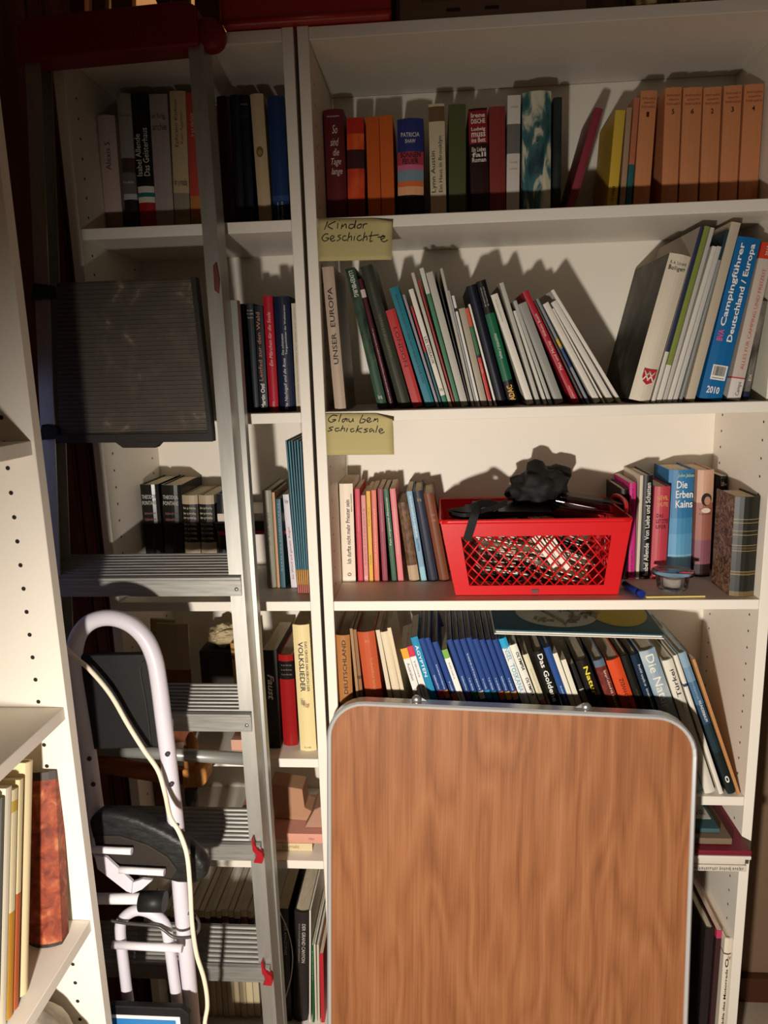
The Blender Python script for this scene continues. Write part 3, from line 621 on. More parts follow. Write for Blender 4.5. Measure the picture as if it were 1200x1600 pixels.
bk('B', d, (886, 900, 616.7, 800.8, 465), 'a3182a', 'red paperback with white slanted title in the leaning magazine row', txt=[('Max und Moritz', 'e4c8b8', .3, .56, 'u', .3, .75, 0, .2), ('Wilhelm Busch', 'e4c8b8', .6, .8, 'u', .3, .68), ('~7', 'e4c8b8', .04, .16, 'u', .3, .7)])
mag((901, 906, 614, 824, 476), '4a3a33', 'thin brown magazine right of the red paperback')
mag((907, 914, 614, 830, 471.5), '7d8288', 'thin magazine with yellow and blue patches on its spine', bands=[(.55, .62, 'c8a030'), (.35, .53, '27406f')])
mag((915, 929, 610, 838, 481), 'd4cdc0', 'thick white magazine, fourth from the right end of the leaning row')
mag((930, 934.5, 610, 855, 487), 'dcd6ca', 'thin white magazine, third from the right end of the leaning row')
mag((938, 950.5, 610, 856, 476), 'cfc8bb', 'white magazine, second from the right end of the leaning row')
mag((952.3, 959.5, 608, 856, 457.4), 'd8d1c4', 'white magazine closing the right end of the leaning row')
# right group of the second shelf
PHOTO = texmat('dark_forest_photo', [(.3, '1c1b16'), (.55, '3a372d'), (.75, '565244')], scale=(8, 8, 8), nscale=3, detail=9)
bol = bk('B', .02, (984, 1018, 621.7, 1048, 394), 'd8cdb8', 'cream hardback with a dark photograph cover and a red and white crest, leaning right', 'h', w=.22, side=PHOTO,
   txt=[('R. A. Schranz', '3a342c', .93, .95, 'h', .1, .85), ('Bolligen', '2a241e', .885, .92, 'h', .08, .85, .008)])
bk('B', .02, (1019.5, 1027, 617, 1092, 353), '2c3350', 'tall thin picture book with a pale cover, standing behind the cream hardback with the crest', 'h', w=.23, side=texmat('pale_sky_photo', [(.35, '8d8478'), (.65, 'b5a894')], nscale=3, detail=3), bands=[(0, .3, 'cfc8bc')])
def mag2(px, col, label, **k): bk('B', .025, px, col, label, 'm', name='magazine', cat='magazine', group='magazines leaning beside the camping guides', w=.21, **k)
mag2((1028, 1036.5, 617, 1101.4, 352.6), '7f8a3e', 'olive green spined magazine with a white foot', bands=[(0, .22, 'd6d0c4')])
mag2((1037.5, 1044, 617, 1110.5, 355), 'b9b5ac', 'pale grey magazine right of the olive green spine')
mag2((1045, 1052.5, 617, 1113, 384), 'd2cdc2', 'shorter white magazine in front of the dark-topped one')
mag2((1053.5, 1061, 617, 1120.5, 384), 'c2beb6', 'shorter light grey magazine left of the tall beige book')
mag2((1062, 1068, 617, 1128, 357), '8f9391', 'magazine with a dark teal top, left of the tall beige book', bands=[(.83, 1, '243a40')])
bk('B', .025, (1069.5, 1087, 619.5, 1135, 345), 'bcae98', 'tall beige paperback left of the blue camping guide', 'p', w=.2)
cam_guide = bk('B', .025, (1091.7, 1130.5, 616, 1149, 368), '12639c', 'thick blue camping guide with white title, barcode and the year 2010', 'p', w=.16,
   txt=[('Campingführer', 'f0ece4', .46, .965, 'u', .12, .42, .02), ('Deutschland / Europa', 'f0ece4', .37, .965, 'u', .56, .86, .02), ('BVA', 'e05a8a', .37, .44, 'u', .12, .38, .02), ('2010', 'f4e4e0', .04, .085, 'h', .22, .78, .02)], bands=[])
bk('B', .025, (1131.8, 1158.5, 617, 1174, 377), 'bfb2a6', 'white and grey paperback with a red top and red title about camping and leisure', 'p', bands=[(.9, 1, 'c03c26'), (.14, .15, 'b04a44'), (0, .14, 'd2cac2')],
   txt=[('ALLES FÜR CAMPING UND FREIZEIT', 'b84a40', .2, .84, 'u', .4, .7), ('2015', 'e8d8d0', .92, .98, 'u', .4, .65), ('Camps', '3a342e', .03, .12, 'u', .5, .85)])
bk('B', .03, (1160.5, 1171, 617, 1183, 470), texmat('grey_photo', [(.35, '2c2a26'), (.65, '8d867c')], scale=(12, 12, 6), nscale=3), 'book with a grey photograph spine and navy foot, second from the right end', 'p', bands=[(0, .09, '1a2340')], txt=[('EX', 'd8d0c4', .2, .27, 'u', .3, .7)])
bk('B', .015, (1189, 1202, 617, 1197, 368), 'dcd8c4', 'white book with black lettering, cut by the right edge of the photo', 'p', txt=[('~16', '22221c', .55, .98, 'd', .35, .65), ('~3', '8fa040', .5, .54, 'd', .35, .65)])
# ---- second shelf of the narrow bookcase
d = .04
bk('B', d, (384.5, 393, 633, 373.5, 475), '131313', 'black book right of the ladder rail on the second shelf', 'h')
bk('B', d, (394, 404.5, 631, 384.5, 474), '262c30', 'dark slate hardback with three pale bars near the top', 'h', txt=[('~5', 'b8b4a8', .925, .945, 'h', .1, .9, .0), ('~5', 'b8b4a8', .895, .915, 'h', .0, 1.), ('~5', 'b8b4a8', .86, .88, 'h', .1, .9)])
bk('B', d, (405.6, 418.5, 634.5, 397, 478), '111820', 'black paperback with a white author name and an orange title', txt=[('Martin Ostl', 'e8e2d8', .04, .27, 'u', .25, .75, .015), ('Leitfad zur den Wald', 'b8785a', .3, .94, 'u', .15, .6)])
bk('B', d, (419.7, 435, 635, 408.8, 462), 'a51428', 'bright red hardback titled Ein Märchen für die Seele', 'h', txt=[('Ein Märchen für die Seele', 'e0a8a0', .4, .86, 'u', .35, .72, 0, .3), ('~6', 'e0a8a0', .02, .09, 'u', .35, .65)])
bk('B', d, (436.5, 461, 634.5, 426.2, 463.4), '131b34', 'wide navy hardback titled Die Nachtigall und die Rose', 'h', txt=[('Die Nachtigall und die Rose', 'd4d0cc', .02, .47, 'u', .38, .62, 0, .3), ('Die schönsten', 'd4d0cc', .5, .68, 'u', .36, .5), ('Tiergeschichten der Weltliteratur', 'd4d0cc', .5, .93, 'u', .6, .76)])
bk('B', d, (462.6, 471, 634, 454.8, 474), 'c9bfa8', 'cream paperback with a long dotted black title, tight against the right side panel', txt=[('~44', '4a4238', .02, .96, 'u', .4, .66)])
# ---- third shelf of the wide bookcase, left group
d = .125
bk('C', d, (535, 556, 909, 529.5, 756), 'eadcc6', 'white paperback titled Ich durfte nicht mehr Priester sein, first on the third shelf', bands=[(.0, .05, 'f0e6d2')], txt=[('Ich durfte nicht mehr Priester sein', '1d1712', .19, .84, 'u', .4, .72, .01), ('~13', '3a2a24', .72, .9, 'u', .8, .92), ('0', '1d1712', .06, .095, 'u', .4, .7)])
bk('C', d, (559.5, 567.5, 905, 553.7, 764), 'c8384a', 'red paperback right of the white Priester paperback', txt=[('~12', 'e8a0a0', .56, .82, 'u', .35, .65)])
bk('C', d, (568.7, 576, 905, 563.7, 774), 'd88a86', 'thin pink paperback left of the yellow one', txt=[('~18', '6a3a3a', .2, .85, 'u', .35, .65), ('~1', 'f0e0d8', .03, .08, 'h', .2, .8)])
bk('C', d, (577, 583.7, 907, 571.7, 767.5), 'e0a83a', 'yellow paperback among the pink and orange ones', txt=[('~8', '7a5a20', .62, .82, 'u', .35, .65), ('~6', '7a5a20', .2, .3, 'u', .35, .65)])
bk('C', d, (585, 593, 905, 579.5, 766), 'd8705a', 'salmon orange paperback right of the yellow one', txt=[('~20', 'f0c8b8', .15, .8, 'u', .35, .65)])
bk('C', d, (597.5, 606, 905, 589.5, 764), '8f3348', 'wine red paperback between the salmon one and the green one', txt=[('~12', 'd8a0a8', .55, .85, 'u', .35, .65)])
bk('C', d, (612, 620, 905, 598.7, 765), '2f5a3e', 'dark green paperback with white title', txt=[('Fast vergessene Abenteuer', 'd8e0d0', .4, .92, 'u', .25, .75)])
bk('C', d, (621.7, 630.7, 905, 608.5, 764), 'd8787c', 'pink paperback right of the dark green one', txt=[('~16', 'f0c8c4', .3, .8, 'u', .35, .65)])
bk('C', d, (638.7, 655, 903, 621, 786), texmat('brown_marbled', [(.35, '4a3424'), (.65, '7a5a3c')], scale=(60, 60, 30), nscale=3), 'low brown patterned hardback with a pale foot', 'h', bands=[(0, .2, 'b8a080')])
bk('C', d, (656.5, 666.7, 905.7, 631, 768.7), '7aa0b8', 'light blue paperback with white lettering', txt=[('~16', 'dce8ec', .5, .95, 'u', .2, .8), ('~7', '2a4a60', .34, .48, 'u', .25, .75)], bands=[(0, .16, '8fc0cc')])
bk('C', d, (669.5, 685, 908, 643.7, 768.7), '2b3040', 'navy hardback with a small gold emblem at the top', 'h', txt=[('~2', 'b89a5a', .88, .93, 'h', .3, .7)])
bk('C', d, (686.5, 703, 909.5, 660, 772.5), '744128', 'brown hardback closing the left group beside the red basket', 'h', txt=[('~4', 'b8875a', .74, .77, 'h', .3, .75), ('~4', 'b8875a', .68, .71, 'h', .3, .75)])
# right group of the third shelf
d = .13
bk('C', d, (969.5, 980.5, 897, 971, 764.5), '3a1018', 'dark red hardback with a black label, first right of the red basket', 'h', bands=[(.78, .99, '16100f')], txt=[('~2', 'e0d8cc', .86, .89, 'h', .4, .8)], pages=PAPER)
bk('C', d, (982, 992, 897, 984, 754.7), 'c02a78', 'magenta paperback right of the dark red hardback', txt=[('~8', '5a1038', .7, .94, 'u', .3, .7), ('~8', '5a1038', .05, .3, 'u', .3, .7)])
bk('C', d, (993.5, 998.5, 905, 1000.3, 743), 'cfc4b0', 'thin cream paperback squeezed between magenta and black spines')
bk('C', d, (999.3, 1015.5, 905, 1004.3, 743), '141312', 'black hardback with white title Von Liebe und Schatten', 'h', txt=[('Isabel Allende  Von Liebe und Schatten', 'eae6dc', .04, .93, 'u', .3, .76, .008)])
bk('C', d, (1016.5, 1041, 906, 1024, 760.5), 'b8404c', 'dark pink hardback with yellow author name and dark red title', 'h', txt=[('NEVIL', 'd8a860', .86, .905, 'h', .15, .85), ('SHUTE', 'd8a860', .79, .835, 'h', .15, .85), ('DAS', '5a1020', .67, .71, 'h', .15, .6, .01), ('LETZTE', '5a1020', .61, .65, 'h', .15, .9, .01), ('UFER', '5a1020', .55, .59, 'h', .15, .8, .01)])
bk('C', .15, (1042.5, 1081.5, 890, 1047, 735), '3478a8', 'thick blue hardback titled Die Erben Kains', 'h', w=.105, bands=[(0, .05, '5d6a70'), (.05, .2, '7fb0c8'), (.2, .4, '5b98bc'), (.4, .55, '478ab4')], side='2f6c9c',
   txt=[('John Jakes', 'c8d890', .925, .965, 'h', .3, .95, 0, .2), ('Die', 'f2eee6', .83, .90, 'h', .28, .7, .012), ('Erben', 'f2eee6', .74, .81, 'h', .25, .93, .012), ('Kains', 'f2eee6', .65, .72, 'h', .25, .92, .012)])
port = bk('C', d+.012, (1084.5, 1110, 903, 1091.5, 735), '9a5e4e', 'pinkish brown hardback with a portrait of a woman on its spine', 'h', w=.11, bands=[(0, .12, '2a1614'), (.12, .35, '84505a'), (.7, 1, 'c49a80')], txt=[('~6', '6a3a34', .63, .65, 'h', .15, .85), ('~6', '6a3a34', .585, .605, 'h', .15, .85)])
# small oval portrait printed on the spine: hair, face, collar
def spine_oval(root, cx, cz, rx_, rz_, col, y=-.0005):
    me = bpy.data.meshes.new('spine_picture'); me.from_pydata([(cx+rx_*math.cos(2*math.pi*k/20), y, cz+rz_*math.sin(2*math.pi*k/20)) for k in range(20)], [], [tuple(range(20))]); me.update()
    mkobj('spine_picture', me, root, [mat(col, .6)])
spine_oval(port, .0165, .155, .0095, .0125, '2a1c18'); spine_oval(port, .0185, .1525, .0058, .0085, 'b08068', -.0008); spine_oval(port, .0165, .1335, .0085, .005, 'd8c8b8', -.0006)
bk('C', .165, (1121, 1143, 905, 1128, 744), '121110', 'black paperback with white lettering, half hidden behind the old leather volume', 'p', w=.088, txt=[('Leb', 'f0ece4', .9, .96, 'h', .08, .5, .02), ('~3', 'f0ece4', .9, .93, 'h', .55, .9)])
MARB = texmat('marbled_boards', [(.35, '3a2418'), (.5, '6a4a38'), (.62, '8a6a52'), (.8, 'a08468')], nscale=70, detail=6, distort=2)
gl = 'a0854a'
bk('C', .017, (1141, 1180, 933, 1151, 777), '23231c', 'old half-leather volume with gilt lines on its dark spine and marbled brown boards', 'h', w=.092, side=MARB, rough=.4,
   bands=[(0, .05, '6d5a38'), (.22, .225, gl), (.225, .25, '4a3c26'), (.25, .255, gl), (.46, .465, gl), (.48, .5, '4a3c26'), (.515, .52, gl), (.62, .625, gl), (.66, .664, gl), (.74, .745, gl), (.775, .78, gl)])
# ---- third shelf of the narrow bookcase
d = .12
for a_, b_, c_, l_ in ((225.5, 254, 216.5, 'left one of two thick glossy black hardbacks with silver titles'), (255, 287, 250.5, 'right one of two thick glossy black hardbacks with silver titles')):
    bk('C', d, (a_, b_, 859.5, c_, 757.5), '171614', l_, 'h', rough=.18, txt=[('THEODOR', 'b8b4ac', .86, .9, 'h', .12, .88, .01), ('FONTANE', 'b8b4ac', .8, .84, 'h', .12, .88, .01), ('~7', '8a5a4a', .7, .73, 'h', .2, .8), ('~7', '8a5a4a', .64, .67, 'h', .2, .8)])
for a_, b_, c_, l_ in ((288, 312.5, 282.5, 'left one of two cream hardbacks with black title labels'), (314, 338, 308.6, 'right one of two cream hardbacks with black title labels')):
    bk('C', d, (a_, b_, 864, c_, 774), 'a8977c', l_, 'h', bands=[(.47, .9, '1a1612')], txt=[('~5', 'd0c4a8', z_, z_+.035, 'h', .12, .88) for z_ in (.84, .78, .73, .66, .61, .56, .5)])
bk('C', d, (339.5, 358, 864, 338.5, 772), '1e2224', 'dark hardback with gilt bands just left of the ladder rail', 'h', bands=[(.56, .6, 'b09a68'), (.45, .56, '3a2420')])
zs_ = 1.0594+.1035
lying(-.2255, -.082, .112, .14, zs_, .0065, 'b01c34', 'thin red hardback lying at the bottom of the flat pile', 'p')
lying(-.2325, -.082, .115, .13, zs_+.0075, .0175, '17150f', 'black paperback lying in the middle of the flat pile', 'p', txt=[('~6', '5a5650', .02, .2, 'u', .2, .8), ('~9', '6a665e', .72, .93, 'u', .2, .4)])
lying(-.226, -.083, .118, .125, zs_+.0258, .016, 'cfc2b4', 'white paperback with red lettering lying on top of the flat pile', 'p', txt=[('Mein Glück', '8a3a34', .1, .4, 'u', .3, .75), ('~8', '8a5a50', .62, .78, 'u', .3, .7), ('O', 'b03040', .87, .93, 'u', .2, .8, .02)])
d = .085
bk('C', d, (417.5, 432, 917, 408.5, 766.5), '8d8a78', 'grey hardback right of the ladder rail on the third shelf', 'h', txt=[('Dr. Kurt Ahrens', '5a584a', .45, .78, 'u', .35, .65)])
bk('C', d, (433, 437.5, 915, 424.3, 769.5), 'b88a64', 'thin tan booklet between the grey hardback and the teal book')
bk('C', d, (438.5, 446.4, 917, 430, 780), '2f5560', 'narrow teal paperback with pale lettering', txt=[('~14', '8aa4a8', .2, .95, 'u', .3, .7)])
bk('C', d, (455, 464.5, 919.5, 441.5, 773), 'cfccd0', 'white paperback with red title Im Wind auf ganzer Augst', txt=[('Im Wind auf ganzer Augst', 'a02838', .1, .66, 'u', .3, .75), ('~3', '4a464c', .9, .95, 'h', .15, .85)])
d = .05
for k in range(6):
    a_, c_ = 465.5+k*2.75, 445.6+k*4.4; b_ = a_+2.7
    od = ('first', 'second', 'third', 'fourth', 'fifth', 'sixth')[k]
    bk('C', d+.0005*(k % 3), (a_+k*.3, b_+k*.3, 928.5, c_, 688.5+(k % 2)), ('2a5f6c', '34707c', '2c5f6e')[k % 3], f'thin tall teal volume with an orange foot, {od} from the left of its set', 'm', group='thin tall teal set in the narrow bookcase', bands=[(.0, .06, 'a8584a'), (.06, .16, 'b8843a')], w=.19)
spine_oval(crest, .011, .135, .0062, .009, '7a5a2c'); spine_oval(crest, .011, .1335, .0035, .005, 'a08048', -.0008)
# crest on the cream hardback, barcode on the blue guide
prism('crest', [Vector((x, -.0005, z)) for x, z in ((.010, .056), (.032, .056), (.032, .042), (.029, .034), (.021, .029), (.013, .034), (.010, .042))], (0, .0003, 0), mat('a81c28', .5), bol)
for a_, b_ in (((.012, .036), (.022, .052)), ((.012, .052), (.022, .036)), ((.020, .036), (.030, .052)), ((.020, .052), (.030, .036))):
    tube('crest_stroke', [Vector((a_[0], -.0008, a_[1])), Vector((b_[0], -.0008, b_[1]))], .0012, mat('e4dccc', .5), bol, 6, .3)
bm = bmesh.new(); box_bm(bm, (.0095, -.0006, .034), (.0345, -.0001, .059))
from_bm('barcode_label', bm, cam_guide, [mat('e6e0d6', .5)]); bm = bmesh.new(); x = .012; rnd = random.Random(2)
while x < .032: wq = rnd.choice((.0005, .0008, .0013)); box_bm(bm, (x, -.0008, .041), (x+wq, -.0006, .057)); x += wq+rnd.choice((.0005, .0008))
box_bm(bm, (.012, -.0008, .0365), (.032, -.0006, .0375)); from_bm('barcode', bm, cam_guide, [mat('16140f', .6)])
# ---- fourth shelf of the wide bookcase (leaning row behind the table top)
d = .008
D = lambda px, col, label, kind='p', **k: bk('D', k.pop('d', d), px, col, label, kind, **k)
D((527.5, 549, 1080, 522.5, 993), 'a8713f', 'light brown hardback titled DEUTSCHLAND, first on the fourth shelf', 'h', txt=[('DEUTSCHLAND', '2a1a10', .63, .97, 'u', .4, .68, .008)])
D((552.5, 557.5, 1080, 541, 982.5), '9c7a55', 'thin brown booklet, left one of two beside the red-orange hardback')
D((558, 565, 1080, 547, 984), '8a5f3c', 'thin brown booklet, right one of two beside the red-orange hardback', bands=[(.7, .72, '5a3a24')])
D((567, 595, 1083, 553.5, 989), 'b9532f', 'red-orange cloth hardback with faint gold title', 'h', txt=[('~14', 'd08a58', .62, .84, 'u', .5, .75), ('~2', 'd08a58', .93, .96, 'h', .4, .65)])
D((600.5, 607.5, 1082.5, 579.5, 986), 'd4c6ac', 'thin cream book left of the wide cream one')
D((608.5, 623, 1083, 587.5, 989), 'dccbab', 'wide cream hardback among the thin cream ones', 'h', w=.2)
D((624, 631, 1083, 601.5, 982), 'd8c7a4', 'thin tall cream book right of the wide cream one')
D((639, 651, 1083, 616, 1017), 'e4e0d8', 'white travel guide with a yellow top', bands=[(.93, 1, 'e0a030')], txt=[('Australien', '3a3a42', .78, .9, 'd', .3, .7), ('Thomas', '3a3a42', .64, .73, 'd', .3, .7)])
D((652, 664, 1077, 630, 1012), 'e6e2da', 'white travel guide with a red top', bands=[(.93, 1, 'c8304a')], txt=[('~9', '4a4a50', .79, .9, 'd', .3, .7), ('Reise', '2a2a30', .66, .73, 'd', .3, .75)])
D((665.5, 680, 1083, 637, 997.5), '1583ac', 'bright teal book titled ÄGYPTEN', txt=[('ÄGYPTEN', 'e8ecec', .75, .95, 'd', .25, .75, .01)])
bl = [((681, 691, 1083, 651, 1000), 'c03a48', 'red', '~7'), ((692, 701.5, 1083, 662.5, 998), 'e08a3a', 'orange', '~12'), ((702, 712, 1083, 673, 1005), 'c87a68', 'salmon', '~5')]
bl2 = [((727, 736.5, 1086, 697.5, 1001), '6a4a8a', 'purple', '~7'), ((737.3, 746.8, 1086, 708, 1001), '2f8a56', 'green', '~6'), ((747.8, 757.5, 1086, 718, 1000), 'e0dcc4', 'cream', '~18'), ((758.3, 767.7, 1086, 728, 998), '2a94c4', 'light blue', '~5'),
       ((768.4, 778, 1086, 738, 1000), '1f7a80', 'teal', '~6'), ((779, 788.4, 1086, 748.5, 1001), 'd8683a', 'orange', '~6'), ((789.2, 798.4, 1086, 759, 1001), 'e0aa4a', 'yellow', '~7'), ((799.3, 809, 1086, 769, 1001), 'e0a070', 'peach', '~6')]
for i, (px, c_, n_, t_) in enumerate(bl+bl2):
    if i == 3: D((713, 726, 1086, 688.5, 1016), 'e8e4dc', 'white travel guide with a green top among the blue ones', bands=[(.94, 1, '7aa84a')], txt=[('~8', '5a5a5a', .8, .91, 'd', .3, .65), ('Thailand', '3a3a3a', .6, .72, 'd', .3, .7)])
    where = 'left of the green-topped one' if i < 3 else 'right of the green-topped one'
    D(px, '26427f', f'blue travel guide with a {n_} mark low down, {where}', 'h', w=.2, group='blue travel guides on the fourth shelf', bands=[(.615, .665, c_)], txt=[(t_, 'cdd6e4', .675, .675+.013*int(t_[1:]), 'd', .3, .7)])
D((810.5, 824, 1089, 777.5, 1000), 'dfe3e0', 'white hardback with a cyan top and pale blue capitals TOSKANA', 'h', bands=[(.94, 1, '2a9cc8')], txt=[('INSEL  TOSKANA', '6f9cb0', .66, .95, 'd', .22, .8, .005)])
D((824.8, 838, 1090, 794, 1010), 'e6e2d4', 'white hardback with bold black capitals OLYMPIA twice', 'h', txt=[('OLYMPIA', '15140f', .83, .95, 'd', .45, .85, .02, .2), ('OLYMPIA', '15140f', .66, .78, 'd', .45, .85, .02, .2)])
D((842.5, 855, 1094, 818, 1023), 'd8d0b0', 'cream hardback with a pink block low on its spine', 'h', bands=[(.6, .68, 'd07a7a')], txt=[('~12', '8a8468', .7, .9, 'd', .35, .65)])
D((858, 875, 1094, 833, 1020), '191713', 'black hardback with white title Das Goldene', 'h', txt=[('Das Goldene', 'eae6dc', .65, .98, 'd', .3, .8, .015)])
D((876, 888, 1094, 846.7, 1014), '274a86', 'blue hardback right of the black one with white title', 'h', txt=[('~8', 'cdd6e4', .61, .74, 'd', .35, .65)])
D((889, 899, 1099, 861.7, 1022), 'e2dcc6', 'white paperback, left one of two right of the blue hardback')
D((899.6, 908.5, 1099, 876.5, 1032), 'ded8c2', 'white paperback, right one of two right of the blue hardback')
D((909.5, 919, 1099, 886, 1040), '1c1a18', 'thin black book with a white label low on its spine', bands=[(.6, .8, 'cfcabc')], d=.03)
D((921, 947.5, 1097, 899, 1033), '1a1410', 'wide black hardback with yellow title Natur', 'h', txt=[('Natur', 'e0cc3a', .74, .95, 'd', .38, .76, .02)])
RST = texmat('red_stone_print', [(.35, '5a2018'), (.65, '8a3a2c')], nscale=60, detail=5)
D((949, 967, 1097, 927, 1034), RST, 'reddish brown hardback with a stone pattern and white title', 'h', txt=[('~15', 'd8c4b4', .6, .92, 'd', .55, .85)], bands=[(.95, 1, '5a6a7a')])
D((969, 992.5, 1096, 947.5, 1034), 'd04a22', 'orange-red hardback titled AUER SCHWEIZ', 'h', txt=[('BLAUER SCHWEIZ', '2a1208', .55, .86, 'u', .42, .7)])
D((994, 1007, 1096, 970, 1026), '17150f', 'black hardback between the orange-red one and the blue one with white panels', 'h', txt=[('~9', '4a4438', .62, .76, 'u', .4, .7)])
D((1008.5, 1022, 1094, 985, 1025), '14283c', 'dark blue hardback with white lettered panels', 'h', txt=[('~8', 'd0d4d8', .78, .93, 'd', .4, .8), ('~12', 'd0d4d8', .6, .76, 'd', .4, .8)])
SKY = texmat('sky_print', [(.35, '7d98ae'), (.6, 'a9b4b8'), (.75, 'c4c8c6')], scale=(20, 20, 6), nscale=2)
D((1026, 1053.5, 1098, 999, 1020), SKY, 'wide sky blue and grey hardback titled Die Natur', 'h', w=.2, txt=[('Die Natur', 'e8e4d4', .6, .97, 'd', .25, .75, .005)])
D((1056, 1077, 1101, 1035, 1033), 'dcd6c6', 'white hardback titled Türkei', 'h', w=.2, txt=[('Türkei', '26221c', .73, .93, 'u', .35, .75, .01), ('~5', '5a564c', .62, .68, 'u', .4, .65)])
D((1079, 1086.5, 1106, 1052, 1025), 'e0dacb', 'thin white hardback between the one titled Türkei and the long blue-black one', 'h', w=.2, bands=[(.78, .8, '3a4660')])
D((1133.5, 1147, 1229, 1059.5, 1022), '1a2424', 'tall hardback fading from pale blue to black with a white flower mark at its foot', 'h', w=.21,
  bands=[(.3, .5, '22323a'), (.5, .64, '2c4660'), (.64, .8, '4a6c8c'), (.8, .9, '7090a8'), (.9, 1, '8aa4b4')], txt=[('~12', '9ab0c0', .68, .93, 'd', .3, .65), ('WUNDERBAUM', 'd8dcd8', .52, .67, 'd', .35, .7, .01), ('~14', '2f4a44', .3, .5, 'd', .35, .65), ('O', 'e8e4dc', .08, .13, 'h', .25, .75, .04)])
D((1147.3, 1152.5, 1226, 1081.5, 1031), 'c08a58', 'thin tan book at the right end of the leaning row', 'p', w=.2, txt=[('~40', '8a5a38', .05, .95, 'd', .3, .6)])
# teal book lying flat across the tops
tb = empty('book', (.468, .005, .995), 'teal hardback with a pale oval and a yellow disc, lying flat on the leaning row', 'book', None, (R(3.5), R(1.9), 0))
box('cover', (-.153, 0, 0), (.153, .22, .0028), mat('1f4f5c', .4), tb, .0006); box('pages', (-.15, .003, -.0042), (.15, .216, -.0001), PAPERW, tb); box('cover', (-.153, 0, -.0066), (.153, .22, -.0044), mat('d8d4c8', .5), tb, .0006)
def disc(name, cx, cy, a_, b_, z, mt, par, n=40):
    me = bpy.data.meshes.new(name); me.from_pydata([(cx+a_*math.cos(2*math.pi*k/n), cy+b_*math.sin(2*math.pi*k/n), z) for k in range(n)], [], [tuple(range(n))]); me.update()
    return mkobj(name, me, par, [mt])
disc('printed_oval', -.028, .085, .078, .066, .0032, mat('bcb6a0', .5), tb); disc('printed_disc', .09, .108, .058, .078, .0032, mat('b8a035', .5), tb)
disc('printed_oval', -.066, .10, .009, .005, .0035, mat('1f4f5c', .5), tb)
bm = bmesh.new()
for pts in ([(-.02, .021), (-.024, .04), (-.045, .075), (-.075, .125)], [(-.02, .03), (-.008, .05), (.004, .08), (-.008, .115), (-.03, .15)]):
    tube_bm(bm, [Vector((x, y, .0034)) for x, y in pts], .0013, 6, .15)
rnd = random.Random(3)
for k in range(26):
    x, y = rnd.uniform(-.09, .04), rnd.uniform(.035, .14)
    if ((x+.028)/.07)**2+((y-.085)/.058)**2 < 1: tube_bm(bm, [Vector((x, y, .0034)), Vector((x+rnd.uniform(.006, .016), y+rnd.uniform(-.002, .002), .0034))], rnd.uniform(.0006, .0016), 6, .15)
from_bm('printed_pattern', bm, tb, [mat('26302c', .5)])
# ---- stack on the fifth shelf of the wide bookcase, sticking out at the front
ST = 'books stacked flat on the fifth shelf'
lying(.46, .777, -.04, .2, .543, .0125, 'cfc6b6', 'flat book with a black and white printed edge, lowest in the stack by the table', 'p', group=ST, txt=[('~34', '26231f', .3, .98, 'u', .15, .85)])
lying(.45, .774, -.038, .2, .543+.0135, .0155, 'd8cfc0', 'thick white book in the stack right of the table', 'm', group=ST)
lying(.45, .7808, -.046, .24, .543+.0298, .0065, 'dcd4c6', 'thin white book under the red one in the stack right of the table', 'm', group=ST)
lying(.45, .7808, -.046, .245, .543+.0373, .0095, '74192a', 'dark red hardback lying in the stack right of the table', 'h', group=ST, pages=PAPERW)
lying(.44, .752, -.028, .2, .543+.0478, .012, '7d6a55', 'book with a brown foot lying on the dark red hardback', 'p', group=ST)
tq = lying(.43, .735, -.012, .17, .543+.061, .008, '3f5f62', 'grey-teal booklet with a white printed block on top of the stack', 'p', group=ST)
bm = bmesh.new(); box_bm(bm, (-.0006, .03, .225), (-.0002, .075, .30)); from_bm('printed_block', bm, tq, [mat('d8d4c8', .5)])
lettering('cover_lettering', '~9', (-.0008, .065, .228), (0, 0, 1), (0, -1, 0), .066, .03, mat('3a3a38', .6), tq)
# ---- bottom shelf of the wide bookcase
bk('f', .02, (1093, 1107.5, 1590, 1103, 1452), '241c1c', 'dark tall book between the table and the one with a pink top', 'h', w=.22)
bk('f', .02, (1109.5, 1118, 1590, 1120, 1454), '3a2224', 'dark book with a pink top, touching the white motorcycle encyclopaedia', 'p', w=.22, bands=[(.94, 1, 'b83a5a')])
bk('f', .005, (1121.5, 1144, 1590, 1131, 1466.5), 'e2d8c4', 'white hardback titled Enzyklopädie des Motorrads on the bottom shelf', 'h', w=.24,
   bands=[(.875, .885, '5a2430')], txt=[('Enzyklopädie des Motorrads', '1a1612', .12, .76, 'u', .35, .8, .02), ('O', '1a1612', .775, .845, 'h', .2, .72, .02), ('~3', '5a2430', .83, .87, 'h', .5, .95)])
